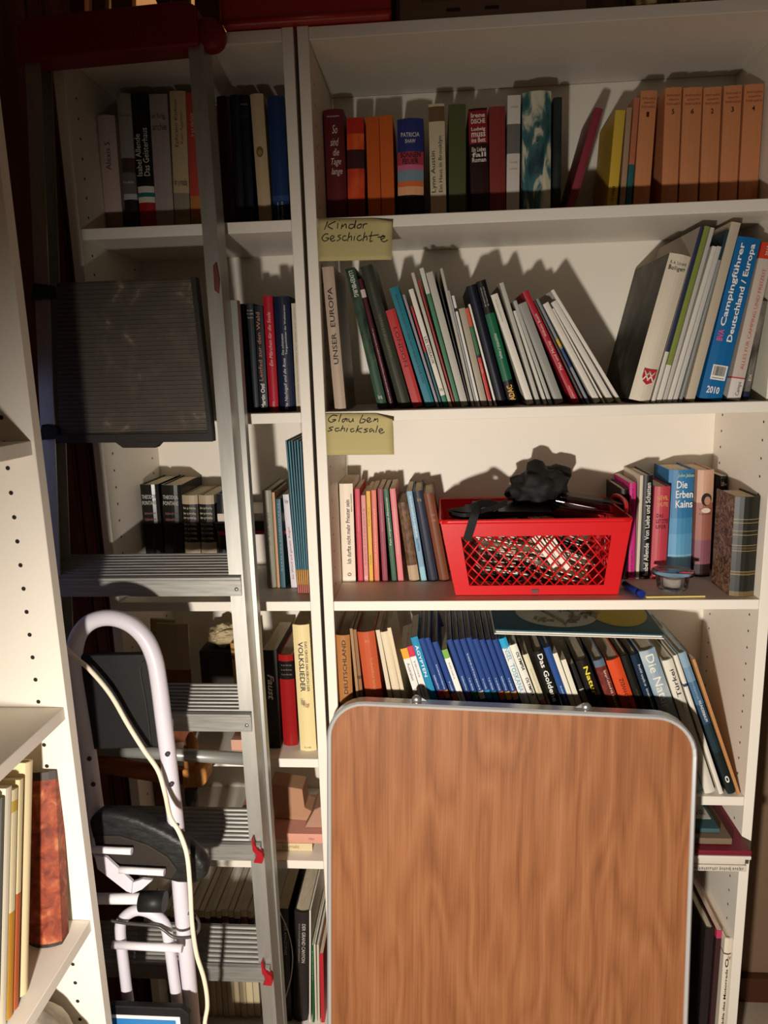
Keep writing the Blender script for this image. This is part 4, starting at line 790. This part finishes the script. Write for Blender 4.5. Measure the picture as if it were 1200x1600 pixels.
# ---- fourth shelf of the narrow bookcase
bk('L', .10, (211, 249, 1125, 203, 968), '8f8060', 'tan board book standing face out beside the brown picture book', 'p', w=.012)
pb = bk('L', .06, (252, 300, 1125, 243, 975), 'a08c6c', 'brown picture book standing face out behind the white stool', 'p', w=.01, bands=[(0, .62, '6b3a24')])
bk('L', .085, (371, 392, 1125, 358.5, 1006), 'b08a4a', 'yellowish hardback half hidden behind the ladder rail on the fourth shelf', 'h', bands=[(.83, .87, '6a4a24'), (.92, .95, '6a4a24')], w=.15)
bk('L', .04, (416.4, 438.5, 1168, 409, 1016), '12110f', 'black paperback with white brush lettering, right of the ladder on the fourth shelf', 'p', txt=[('Faust', 'e0dcd4', .5, .76, 'd', .3, .75, .02, .3)], w=.16)
bk('L', .05, (440, 465, 1163, 430.5, 1023.5), '8f1a1a', 'red hardback with a black title panel near its top', 'h', rough=.25, bands=[(.735, .93, '161412')], txt=[('~6', '7a7268', .88, .9, 'h', .2, .9), ('~6', '7a7268', .83, .85, 'h', .2, .9), ('~6', '7a7268', .78, .8, 'h', .2, .9)], w=.17)
bk('L', .03, (468.7, 494.5, 1176.6, 455.8, 976.8), 'e2d09a', 'tall cream hardback titled VOLKSLIEDER with a small figure on its spine', 'h', w=.2, txt=[('VOLKSLIEDER', '1c1c34', .48, .87, 'd', .28, .58, .012), ('DAS GROSSE HAUSBUCH DER', '6a6454', .48, .87, 'd', .66, .82), ('~5', '6a6040', .02, .04, 'h', .3, .7), ('~3', '8a2a34', .345, .40, 'h', .4, .75), ('~3', '22201c', .36, .43, 'h', .25, .5)])
cr = bmesh.new(); bmesh.ops.create_icosphere(cr, subdivisions=4, radius=1)
from mathutils import noise
for v in cr.verts:
    n_ = noise.noise(v.co*2.3)+.5*noise.noise(v.co*6); v.co = Vector((v.co.x*.038*(1+.25*n_), v.co.y*.03*(1+.25*n_), v.co.z*.022*(1+.45*n_)))
g = from_bm('crumpled_paper', cr, None, [mat('b8a682', .9)]); g.location = (-.245, .175, .928); tag(g, 'crumpled pale paper lying on a dark box behind the ladder tread', 'paper')
bx = box('dark_box', (-.295, .14, .7388), (-.21, .22, .905), mat('2a221a', .6), None, .003); tag(bx, 'dark box under the crumpled paper behind the ladder', 'box')
lying(-.205, -.148, .03, .14, .7388, .022, 'c89a84', 'pale pink paperback lying flat on the fourth shelf below a ladder tread', 'p')
# ---- fifth shelf of the narrow bookcase: boxes and papers
E5 = .5144
lying(-.19, -.052, .03, .12, E5+.0, .017, 'd8c49a', 'cream paperback lying flat on the fifth shelf under the peach book', 'p', txt=[('~5', '9a7a4a', .55, .8, 'u', .15, .7)])
lying(-.22, -.028, .03, .14, E5+.018, .021, 'd89a86', 'peach paperback lying flat on the fifth shelf of the narrow bookcase', 'p', txt=[('~9', '8a5a4c', .45, .62, 'u', .4, .55), ('~3', '8a5a4c', .84, .9, 'u', .35, .65)])
prism('folded_paper', [Vector(q) for q in ((-.14, .08, E5+.0405), (-.05, .07, E5+.0405), (-.04, .075, E5+.052), (-.075, .085, E5+.062), (-.078, .085, E5+.105), (-.15, .10, E5+.108))], (0, .05, 0), mat('b08466', .8), None, .002)
tag(bpy.data.objects['folded_paper'], 'folded tan paper bag lying on the peach paperback', 'paper bag')
prism('folded_paper', [Vector(q) for q in ((-.070, .05, E5+.0405), (-.030, .05, E5+.0405), (-.030, .06, E5+.085), (-.05, .06, E5+.075))], (0, .07, 0), mat('a8806a', .8), None, .002)
tag(bpy.data.objects['folded_paper.001'], 'pinkish folded paper against the right side panel on the peach paperback', 'paper')
o = prism('leaflet', [Vector(q) for q in ((-.206, .05, E5), (-.185, .05, E5), (-.19, .06, E5+.075), (-.205, .06, E5+.07))], (0, .02, 0), mat('d0beaa', .7), None, .001); tag(o, 'white and pink leaflet standing left of the ladder rail on the fifth shelf', 'leaflet')
o = prism('red_folder', [Vector(q) for q in ((-.225, .03, E5), (-.213, .03, E5), (-.188, .04, E5+.078), (-.194, .045, E5+.08))], (0, .012, 0), mat('a0342c', .6), None, .001); tag(o, 'red paper folder leaning by the white leaflet on the fifth shelf', 'folder')
bk('E', .06, (228, 252, 1280, 218, 1205), '5a3220', 'reddish brown hardback behind the stool on the fifth shelf', 'h')
# ---- bottom shelf of the narrow bookcase
F5 = 'cream magazines on the bottom shelf behind the ladder'
xs = [268, 277, 286, 295, 304, 313, 322, 331, 340, 349, 357.5, 368, 377, 387, 398, 408]
fc = ['bfae8c', 'cbb994', 'c4b595', 'b8a88a', 'cdbd9c', 'c2b08e']
ords = 'first second third fourth fifth sixth seventh eighth ninth tenth eleventh twelfth thirteenth fourteenth fifteenth sixteenth seventeenth eighteenth'.split()
for i in range(15):
    a_, b_ = xs[i], xs[i+1]
    bk('F', .03+.001*(i % 3), (a_+.3, b_-.3, 1590, a_-12, 1421+(i*7 % 5)), fc[i % 6], f'cream spined magazine, {ords[i]} from the left in the row behind the ladder', 'm', name='magazine', cat='magazine', group=F5, w=.2,
       bands=[(.88, .94, ('2a1f18', '5a2a20', '2a241e')[i % 3])], txt=[('~3', '8a7a5c', .01, .03, 'h', .1, .9)])
d = .028
bk('F', d, (438, 455.5, 1590, 432.5, 1420), '201a18', 'dark brown paperback with white vertical capitals, first right of the ladder on the bottom shelf', 'p', w=.2, txt=[('DER AMAZONAS', 'c8c0b4', .6, .88, 'd', .55, .8)])
bk('F', d, (457, 480.5, 1590, 459, 1425), '2c2624', 'wide black hardback titled DER GRAND CANYON', 'h', w=.2, txt=[('DER GRAND CANYON', 'c8c0b4', .55, .9, 'd', .55, .78), ('~24', '8a827a', .55, .9, 'd', .3, .45)])
bk('F', d, (482, 485.5, 1590, 477, 1422), 'd8cfc0', 'thin white magazine right of the wide black hardback', 'm', w=.2)
bk('F', d, (487.3, 491.5, 1598, 481.5, 1477), '1f5a34', 'thin green paperback on the bottom shelf of the narrow bookcase', 'p', txt=[('~9', 'a8c8b0', .55, .93, 'd', .3, .7)], w=.17)
bk('F', d, (492, 495.7, 1598, 488.5, 1475), 'd0c6b4', 'thin white booklet right of the green paperback', 'm', w=.17)
bk('F', d, (496.2, 500, 1598, 494.5, 1476), 'c8bda8', 'thin cream booklet left of the red paperback', 'm', w=.17)
bk('F', d, (501, 507.5, 1598, 498, 1490), 'b82a30', 'thin red paperback at the right end of the bottom shelf', 'p', w=.17)
# ---- shelf unit at the left: books whose spines face right
X0 = -.318
def bkx(y0, t, h, w, col, label, tilt=15, x=X0, z=.7104, kind='p', bands=(), txt=()):
    root = empty('book', (x, y0, z), label, 'book', None, (0, R(tilt), R(90)))
    book_parts(root, t, h, w, col, kind, bands, txt); root.location.z = z + t*math.sin(R(tilt)); return root
bkx(-.530, .017, .29, .2, 'e0d0a4', 'cream hardback leaning beside the worn leather book in the left shelf unit', 15, kind='h')
bkx(-.547, .0085, .28, .2, 'd8c89c', 'cream book with a rust red foot in the left shelf unit', 15, bands=[(0, .5, 'b05a30')])
bkx(-.562, .0115, .275, .2, 'dcd0a8', 'cream book with an ochre foot in the left shelf unit', 15, bands=[(0, .46, 'c08a2c'), (.9, .95, 'c0a040')], txt=[])
bkx(-.577, .013, .285, .2, 'e4dcc4', 'white book left of the ochre-footed one in the left shelf unit', 15)
bkx(-.586, .006, .28, .2, '5a5a54', 'thin grey book near the left edge of the photo', 15)
bkx(-.611, .022, .285, .2, 'e0d6b4', 'pale cream book at the left edge of the photo', 15)
LEATHER = texmat('worn_red_leather', [(.32, '64281a'), (.5, '8c3e24'), (.6, '9c4c2e'), (.74, 'b4744a')], scale=(1, 1, 1), nscale=60, detail=9, rough=.6, distort=.8, bump=.6)
lb = empty('book', (-.3615, -.4485, .7106), 'worn red leather book with torn spine ends in the left shelf unit', 'book', None, (R(-9.5), R(0), R(3)))
book_parts(lb, .0475, .244, .028, LEATHER, 'h', [(0, .02, '2e2620'), (.955, 1, '2e2620')], [])
# ================================================================ other things
# ---- paper notes stuck to the shelf edges
NOTE = mat('b9ab76', .8)
def note(px, Y, strokes, label, curl):
    (xa, ya), (xb, yb), (xc, yc), (xd, yd) = px      # tl tr br bl on the plane Y
    tl, tr, br, bl = [atY(x, y, Y) for x, y in px]
    root = empty('paper_note', tl, label, 'note')
    bm = bmesh.new(); n, k_ = 8, 8; g = []
    for j in range(k_+1):
        row = []
        for i in range(n+1):
            u, v = i/n, j/k_; p = tl.lerp(tr, u).lerp(bl.lerp(br, u), v)-tl
            c = max(0, u-.75)/.25*max(0, .3-v)/.3
            row.append(bm.verts.new(p+Vector((0, -.012*c*curl-.002*v, -.008*c*curl))))
        g.append(row)
    for j in range(k_):
        for i in range(n): bm.faces.new((g[j][i], g[j+1][i], g[j+1][i+1], g[j][i+1])).smooth = True
    ext = bmesh.ops.extrude_face_region(bm, geom=bm.faces[:])
    for v in [e_ for e_ in ext['geom'] if isinstance(e_, bmesh.types.BMVert)]: v.co.y += .0003
    from_bm('sheet', bm, root, [NOTE])
    bm = bmesh.new()
    for st in strokes:
        P = spline([atY(x, y, Y-.0014)-tl for x, y in st], 4) if len(st) > 2 else [atY(x, y, Y-.0014)-tl for x, y in st]
        tube_bm(bm, P, .0008, 6, .35)
    from_bm('handwriting', bm, root, [mat('1b1a1e', .6)])
K = [[(512, 346), (507, 359)], [(524, 346), (512, 353), (520, 358)], [(528, 349), (527, 357)], [(530, 344), (530.4, 344.6)],
     [(533, 358), (535, 350), (534, 355), (540, 350), (541, 357)], [(553, 351), (547, 351), (545, 356), (550, 357), (554, 352), (556, 344), (554, 357)],
     [(563, 351), (559, 352), (558, 356), (563, 356), (565, 351), (562, 350)], [(568, 350), (567, 357)], [(567, 354), (570, 350), (574, 350)],
     [(513, 366), (508, 366), (503, 372), (507, 377), (513, 374), (513, 372), (509, 372)], [(517, 374), (522, 371), (519, 368), (516, 373), (519, 377), (524, 375)],
     [(533, 367), (528, 369), (532, 373), (526, 377)], [(541, 369), (537, 369), (535, 374), (539, 376), (542, 374)], [(546, 363), (543, 377)], [(544, 372), (549, 369), (549, 376)],
     [(554, 369), (553, 376)], [(556, 365), (556.4, 365.5)], [(564, 368), (560, 369), (558, 374), (562, 376), (566, 373)], [(570, 363), (567, 377)], [(568, 372), (573, 369), (573, 376)],
     [(581, 362), (578, 377), (582, 376)], [(576, 369), (592, 367)], [(590, 371), (602, 369)], [(596, 374), (601, 371), (598, 368), (595, 373), (599, 378), (606, 375)]]
note([(496, 342.5), (613, 340.5), (612, 406), (497.5, 408.5)], -.0022, K, 'pale yellow note reading Kinder Geschichte, hanging from the second board of the wide bookcase', 1)
G = [[(527, 650), (520, 649), (513, 655), (517, 660), (525, 656), (519, 656)], [(533, 647), (529, 659)], [(541, 654), (535, 656), (536, 660), (542, 654), (542, 659)], [(545, 654), (545.3, 658), (547.5, 659.5), (550.5, 657), (551.5, 654), (551.5, 657), (552.5, 659)],
     [(567, 648), (562, 660), (568, 660), (571, 656), (566, 655)], [(574, 658), (579, 655), (576, 653), (573, 657), (576, 660), (581, 658)], [(583, 659), (586, 654), (586, 657), (590, 654), (590, 660)],
     [(521, 667), (514, 669), (519, 672), (512, 674)], [(530, 669), (524, 670), (525, 674), (531, 672)], [(536, 665), (532, 674)], [(533, 671), (538, 669), (538, 674)], [(543, 669), (541, 675)], [(545, 665), (545.3, 665.4)],
     [(553, 670), (548, 671), (549, 675), (554, 673)], [(560, 665), (556, 676)], [(566, 669), (558, 672), (565, 676)], [(575, 670), (569, 671), (574, 674), (568, 676)], [(582, 670), (578, 671), (578, 675), (583, 672), (584, 676)], [(590, 665), (587, 676)], [(593, 674), (598, 672), (595, 670), (592, 673), (595, 677), (601, 675)]]
note([(508, 646), (614, 646), (616, 710), (511, 711)], -.0022, G, 'pale yellow note reading Glauben schicksale, hanging from the third board of the wide bookcase', 1.2)

# ---- red plastic basket
RB = mat('d0141a', .35, spec=.5)
def basket():
    z0, z1 = 1.0602, 1.2035
    root = empty('plastic_basket', (.392, .13, z0), 'red plastic basket with lattice sides on the third shelf', 'basket')
    inv = Matrix.Translation((-.392, -.13, -z0))
    def P(o): o.parent = root; o.matrix_parent_inverse = inv; return o
    B = [(.245, .033), (.543, .033), (.541, .215), (.244, .215)]       # bottom corners x,y
    T_ = [(.218, .02), (.560, .02), (.560, .24), (.218, .24)]         # top corners
    def pt(i, f): return Vector((B[i][0]+(T_[i][0]-B[i][0])*f, B[i][1]+(T_[i][1]-B[i][1])*f, z0+(z1-z0)*f))
    bm = bmesh.new(); bar = .003
    def face(i, j, u0, u1, f0, f1):      # slab between corners i,j
        def q(u, f): return pt(i, f).lerp(pt(j, f), u)
        c = [q(u0, f0), q(u1, f0), q(u1, f1), q(u0, f1)]; nrm = (c[1]-c[0]).cross(c[3]-c[0]).normalized()*.0022
        a = [bm.verts.new(v) for v in c]; b = [bm.verts.new(v-nrm) for v in c]
        bm.faces.new(a); bm.faces.new(b[::-1])
        for k in range(4): bm.faces.new((a[k], b[k], b[(k+1) % 4], a[(k+1) % 4]))
    WN = (.095, .905, .13, .80)
    for i in range(4):
        j = (i+1) % 4
        face(i, j, 0, 1, 0, WN[2]); face(i, j, 0, 1, WN[3], 1); face(i, j, 0, WN[0], WN[2], WN[3]); face(i, j, WN[1], 1, WN[2], WN[3])
    vs = [bm.verts.new(pt(i, .012)) for i in range(4)]; bm.faces.new(vs)
    P(from_bm('body', bm, None, [RB]))
    # lattice
    for i in range(4):
        j = (i+1) % 4; bm = bmesh.new(); Lx = (pt(j, .5)-pt(i, .5)).length; Hz = (z1-z0)
        W_ = Lx*(WN[1]-WN[0]); H_ = Hz*(WN[3]-WN[2]); step = .0205; sl = 1.19
        for sg in (1, -1):
            c = -H_/sl
            while c < W_+H_/sl:
                # line x = c + sg... from bottom to top
                xa, xb = (c, c+H_/sl) if sg > 0 else (c+H_/sl, c); ya, yb = 0., H_
                def clip(xa, ya, xb, yb):
                    if xa > xb: xa, ya, xb, yb = xb, yb, xa, ya
                    if xb <= 0 or xa >= W_: return None
                    if xa < 0: ya = ya+(yb-ya)*(-xa)/(xb-xa); xa = 0
                    if xb > W_: yb = ya+(yb-ya)*(W_-xa)/(xb-xa); xb = W_
                    return xa, ya, xb, yb
                r_ = clip(xa, ya, xb, yb)
                if r_ and math.hypot(r_[2]-r_[0], r_[3]-r_[1]) > .003:
                    q = lambda x, y: pt(i, WN[2]+(WN[3]-WN[2])*y/H_).lerp(pt(j, WN[2]+(WN[3]-WN[2])*y/H_), WN[0]+(WN[1]-WN[0])*x/W_)
                    tube_bm(bm, [q(r_[0], r_[1]), q(r_[2], r_[3])], (.0015), 6)
                c += step
        P(from_bm('lattice', bm, None, [RB]))
    rim = [pt(i, 1) for i in range(4)]; rp = []
    for i in range(4):
        a, b = rim[i], rim[(i+1) % 4]; dd = (b-a).normalized()*.018; rp += [a+dd*.25, a+dd, a.lerp(b, .5), b-dd, b-dd*.25]
    rp.append(rp[0]); P(tube('rim', rp, .0042, RB, None, 8, .6))
    for sx in (1,):
        x = .217 if sx == 0 else .561
        P(tube('handle', spline([(x, .07, z1), (x+(.004 if sx else -.004), .085, z1+.016), (x+(.006 if sx else -.006), .13, z1+.021), (x+(.004 if sx else -.004), .175, z1+.016), (x, .19, z1)], 5), .004, RB, None, 8))
    P(box('mould_mark', (.385, .0295, z0+.004), (.398, .0335, z0+.011), mat('5a4a48', .6), None, .001))
    # jumble of cards and papers inside
    rnd = random.Random(11); cs = ['f0e8d8', '2a2522', 'b08a68', 'e4dccc', 'e0d6c4', '4a4038', 'eee4d0', '24211c', 'c4b098']
    ng = 0
    for k in range(72):
        lay = k % 12; c = cs[rnd.randrange(len(cs))]; L_2, H_2 = rnd.uniform(.06, .082), rnd.uniform(.03, .05)
        x = .285+.036*(k//12)+rnd.uniform(0, .03); zz = z0+.012+lay*.0095
        o = box('card', (-L_2/2, -H_2/2, -.0008), (L_2/2, H_2/2, .0012), mat(c, .4), None)
        yy = .052+H_2/2+rnd.uniform(0, .012); o.location = (min(.465, max(.325, x)), yy, zz+.008); o.rotation_euler = (rnd.uniform(-.18, .1), rnd.uniform(.2, .42)*(1 if x > .38 else .35), rnd.uniform(-.35, .35))
        tag(o, 'flat card or paper in the jumble inside the red basket', 'card', 'jumble of cards and papers inside the red basket')
    for q, an in (((.412, .041, 1.142), 55), ((.436, .042, 1.137), 58)):
        o = box('paper_strip', (-.035, -.001, -.008), (.035, .001, .008), mat('ece4d4', .6), None); o.location = q; o.rotation_euler = (0, R(an), 0); tag(o, 'white paper strip standing upright behind the basket lattice, ' + ('left one of two' if an == 55 else 'right one of two'), 'paper')
    # glossy sleeves sticking out at the top
    for k in range(7):
        o = box('photo_sleeve', (-.05, -.036, -.0009), (.05, .036, .0009), mat(('1a1614', '2b2420', '15120f')[k % 3], .15, 0, 0, .6), None, .0004)
        o.location = (.468+.006*k, .105+.012*(k % 3), z1-.012+.0062*k); o.rotation_euler = (R(-2), R(10), R(-12+8*(k % 4)))
        tag(o, 'glossy dark sleeve lying loose at the top right of the red basket', 'sleeve', 'glossy dark sleeves on top of the red basket')
    for k in range(3):
        o = box('dark_folder', (-.075, -.05, -.0015), (.075, .05, .0015), mat('1d1916', .35), None, .0006); o.location = (.335+.01*k, .125, z1-.004+.005*k); o.rotation_euler = (R(1), R(-1.5+k), R(6-5*k)); tag(o, 'dark flat folder under the black cloth bag in the basket', 'folder', 'dark folders in the red basket')
basket()
CLOTH = texmat('black_cloth', [(.35, '0f0e0d'), (.7, '1d1b19')], nscale=30, detail=8, rough=.7, bump=.4)
def blob(name, loc, sc, seed, amp, mt, label, cat, sub=4, parent=None, sharp=1.0, edit=None):
    bm = bmesh.new(); bmesh.ops.create_icosphere(bm, subdivisions=sub, radius=1); of = Vector((seed*3.1, seed*1.7, seed))
    for v in bm.verts:
        p = v.co.copy(); n_ = noise.noise(p*1.6+of)+.5*noise.noise(p*3.4+of)+.3*noise.turbulence(p*2+of, 3, False)
        q = p*(1+amp*n_); v.co = Vector((q.x*sc[0], q.y*sc[1], q.z*sc[2]))
        if edit: edit(v, p)
    for f in bm.faces: f.smooth = True
    o = from_bm(name, bm, parent, [mt]); o.location = loc
    if label: tag(o, label, cat)
    return o
def bagshape(v, p):
    if p.x > .55 and p.z > .2: v.co.x += .012*(p.x-.5); v.co.z += .006
    if p.z < -.5: v.co.x *= 1.25
blob('cloth_bag', (.412, .155, 1.243), (.054, .038, .042), 4.1, .38, CLOTH, 'crumpled black cloth bag on top of the red basket', 'bag', edit=bagshape)
st = empty('strap', (.27, .06, 1.204), 'black ribbon strap with a loop hanging over the front left of the red basket', 'strap')
bm = bmesh.new()
def ribbon(bm, pts, wd, th=.0012):
    P_ = spline(pts, 6); prev = None
    for i, p in enumerate(P_):
        t = (P_[min(i+1, len(P_)-1)]-P_[max(i-1, 0)]).normalized(); s_ = Vector((t.z, 0, -t.x)).normalized() if abs(t.y) < .9 else Vector((1, 0, 0)); nn = t.cross(s_).normalized()
        r_ = [bm.verts.new(p+s_*a*wd+nn*b*th) for a, b in ((-1, -1), (1, -1), (1, 1), (-1, 1))]
        if prev:
            for k in range(4): bm.faces.new((prev[k], prev[(k+1) % 4], r_[(k+1) % 4], r_[k]))
        else: bm.faces.new(r_[::-1])
        prev = r_
    bm.faces.new(prev); bmesh.ops.recalc_face_normals(bm, faces=bm.faces[:])
z1 = 1.2035
ribbon(bm, [Vector(q)-Vector(st.location) for q in ((.33, .09, z1+.014), (.305, .06, z1+.026), (.288, .03, z1+.028), (.279, .012, z1+.012), (.271, .013, z1-.015), (.266, .018, z1-.034))], .0075)
from_bm('band', bm, st, [CLOTH]); bm = bmesh.new()
ribbon(bm, [Vector(q)-Vector(st.location) for q in ((.235, .07, z1+.007), (.25, .05, z1+.013), (.27, .04, z1+.019), (.29, .05, z1+.026))], .007)
ribbon(bm, [Vector(q)-Vector(st.location) for q in ((.24, .05, z1+.007), (.265, .035, z1+.007), (.30, .06, z1+.011), (.345, .09, z1+.022))], .006)
from_bm('loop', bm, st, [CLOTH])
# ---- clear tub, pen and pencil on the third shelf
GL = bpy.data.materials.new('clear_plastic'); GL.use_nodes = True; b = GL.node_tree.nodes['Principled BSDF']
b.inputs['Transmission Weight'].default_value = 1; b.inputs['Roughness'].default_value = .06; b.inputs['IOR'].default_value = 1.15; b.inputs['Base Color'].default_value = (.95, .95, .97, 1)
tubr = empty('plastic_tub', (.652, .072, 1.0597), 'round clear plastic tub with a white insert in front of the blue hardback', 'tub')
lathe('tub_wall', [(.0, .0), (.026, .0), (.0275, .002), (.031, .028), (.0385, .0285), (.0385, .0305), (.0295, .0305), (.0262, .0025), (.0, .0022)], GL, tubr)
lathe('lid', [(0, .031), (.037, .031), (.0385, .033), (.037, .0345), (0, .0345)], GL, tubr)
lathe('white_insert', [(0, .003), (.0165, .003), (.017, .0195), (.015, .02), (.0145, .017), (0, .0165)], mat('e8e0d2', .5), tubr)
pen = empty('marker_pen', (.585, .03, 1.0596), 'blue marker pen lying at the right foot of the red basket', 'pen'); 
tube('barrel', [(-.02, .045, .0075), (-.012, .01, .0075), (-.008, -.006, .0075)], .0062, mat('15306e', .3), pen, 12); tube('cap', [(-.008, -.006, .0075), (-.004, -.018, .0075)], .0068, mat('1a2f80', .3), pen, 12)
pc = empty('ruler', (.64, .012, 1.0596), 'thin yellow wooden ruler lying along the third shelf edge', 'ruler')
prism('blade', [Vector(q) for q in ((-.052, 0, 0), (.053, .003, 0), (.053, .010, 0), (-.052, .007, 0))], (0, 0, .003), mat('d8c47a', .4), pc, .0008)
# ---- on top of the bookcases
RBX = mat('a01a0c', .3, spec=.5)
rt = empty('storage_box', (.01, .07, 2.0204), 'red plastic storage box on top of the two bookcases', 'box')
prism('body', [Vector(q) for q in ((-.128, -.085, .0), (.142, -.085, 0), (.142, .13, 0), (-.128, .13, 0))], (0, 0, .16), RBX, rt, .008)
tube('bottom_bead', [(-.128, -.084, .006), (.142, -.084, .006)], .004, RBX, rt, 8); tube('rim', [(-.13, -.085, .158), (.144, -.085, .158), (.144, .13, .158), (-.13, .13, .158), (-.13, -.085, .158)], .006, RBX, rt, 8)
cb = empty('cardboard_box', (.31, .08, 2.0204), 'brown cardboard box on top of the wide bookcase', 'box')
box('carton', (-.145, -.075, 0), (.145, .12, .2), mat('5f4636', .8, var=.08), cb, .002)
for x in (-.06, .0): box('hand_slot', (x-.012, -.0762, .008), (x+.01, -.0745, .0125), mat('1c1410', .9), cb, .001)
lettering('printed_text', '~10', (-.11, -.0757, .022), (1, 0, 0), (0, 0, 1), .05, .008, mat('3a281e', .8), cb); lettering('printed_text', '~9', (.06, -.0757, .03), (1, 0, 0), (0, 0, 1), .045, .008, mat('3a281e', .8), cb)
GOLD = texmat('gold_wrap', [(.4, '7a6430'), (.6, 'd8c890')], nscale=60, detail=5, rough=.35, metal=.5)
for x, wd, c_, lb_ in ((.545, .032, GOLD, 'small gold patterned tin on top of the wide bookcase, left one of two'), (.612, .034, GOLD, 'small gold patterned tin on top of the wide bookcase, right one of two')):
    t_ = empty('tin', (x, .02, 2.0204), lb_, 'tin'); box('body', (-wd/2, -.02, 0), (wd/2, .05, .07), c_, t_, .003); box('lid', (-wd/2-.001, -.021, .0702), (wd/2+.001, .051, .08), mat('8a7440', .35, .5), t_, .002)
jr = empty('glass_jar', (.492, .02, 2.0204), 'glass jar between the cardboard box and the gold tins', 'jar'); lathe('jar_body', [(0, 0), (.02, 0), (.022, .005), (.022, .06), (.016, .07), (.0145, .07), (.0205, .058), (.0205, .006), (0, .003)], GL, jr); lathe('lid', [(0, .0705), (.018, .0705), (.018, .082), (0, .082)], mat('8a7a5a', .35, .7), jr)
# boards standing on the narrow bookcase, light showing in the gaps between them
DKW = mat('5a2f12', .6)
for i, (xa, xb, xc, xd, yy) in enumerate(((92, 133, 70, 131, .13), (145, 164, 142, 163.5, .12), (174, 207.5, 173, 206, .13), (268, 295, 267, 293, .12), (305, 345, 303, 340, .12))):
    p = [atY(xa, 60, yy), atY(xb, 60, yy), atY(xd, -40, yy), atY(xc, -40, yy)]; zb = 2.0204
    q = []
    for (bx_, tx_) in ((p[0], p[3]), (p[1], p[2])):
        s_ = (zb-bx_.z)/(tx_.z-bx_.z); q.append((bx_.lerp(tx_, s_), bx_.lerp(tx_, 1+.5)))
    o = prism('wooden_board', [q[0][0], q[1][0], q[1][1], q[0][1]], (0, .018, 0), DKW, None, .001)
    tag(o, f'dark brown upright board on top of the narrow bookcase, {("first", "second", "third", "fourth", "fifth")[i]} from the left', 'board', 'boards standing on the narrow bookcase')
o = prism('picture_frame', [atY(*q, .15) for q in ((256, 30), (266, 32), (268, -30), (230, -30))], (0, .015, 0), mat('3a3236', .5), None, .001); tag(o, 'dark slanting frame edge in the lit gap above the ladder cap', 'frame')
# ---- bits beside the ladder and the stool
lp = tube('cord_loop', spline([(x_, y_, z_) for x_, y_, z_ in [tuple(atY(x, y, -.012)) for x, y in ((426, 1405), (437, 1425), (450, 1455), (457, 1490), (455, 1525), (447, 1555), (443, 1567), (438, 1555), (435, 1520), (430, 1470), (426, 1420))]], 6), .0011, mat('e8e4dc', .6), None, 6)
tag(lp, 'thin white cord loop hanging right of the ladder in front of the bottom shelf', 'cord')
sg = empty('sign_board', (-.30, -.31, -.055), 'blue board with white border and black frame standing in front of the white stool', 'sign')
inv = Matrix.Translation((.30, .31, .055)); zt = .516
for nm, pts, yy, th, mt in (('frame', ((-.355, -.05), (-.182, -.05), (-.182, zt-.012), (-.193, zt), (-.355, zt)), -.348, .012, mat('161414', .5)), ('white_border', ((-.345, -.04), (-.197, -.04), (-.197, zt-.015), (-.345, zt-.015)), -.3488, .001, mat('e6e2e0', .4)), ('blue_panel', ((-.34, -.03), (-.204, -.03), (-.204, zt-.021), (-.34, zt-.021)), -.3494, .0008, mat('2f78b4', .4))):
    o = prism(nm, [Vector((x, yy, z)) for x, z in pts], (0, th, 0), mt, None, .003 if nm == 'frame' else 0); o.parent = sg; o.matrix_parent_inverse = inv
# grey fabric bag on the lower shelf of the left unit
FB = texmat('grey_fabric', [(.35, 'a39a8c'), (.65, 'b5ac9d')], nscale=60, detail=5, rough=.85, bump=.3)
bg = empty('fabric_bag', (-.378, -.465, .3804), 'beige grey fabric bag with straps on the low shelf of the left unit', 'bag')
blob('bag_body', (0, 0, .135), (.085, .062, .125), 5.2, .12, FB, None, None, parent=bg)
for pts in (((.03, -.045, .25), (.075, -.045, .20), (.092, -.02, .12), (.09, -.01, .05)), ((-.04, -.06, .22), (.02, -.075, .19), (.05, -.07, .16))):
    bm = bmesh.new(); ribbon(bm, [Vector(q) for q in pts], .013, .0015); from_bm('strap', bm, bg, [FB])
blk = box('buckle', (.005, -.082, .165), (.045, -.074, .195), mat('6e685e', .5), bg, .002)
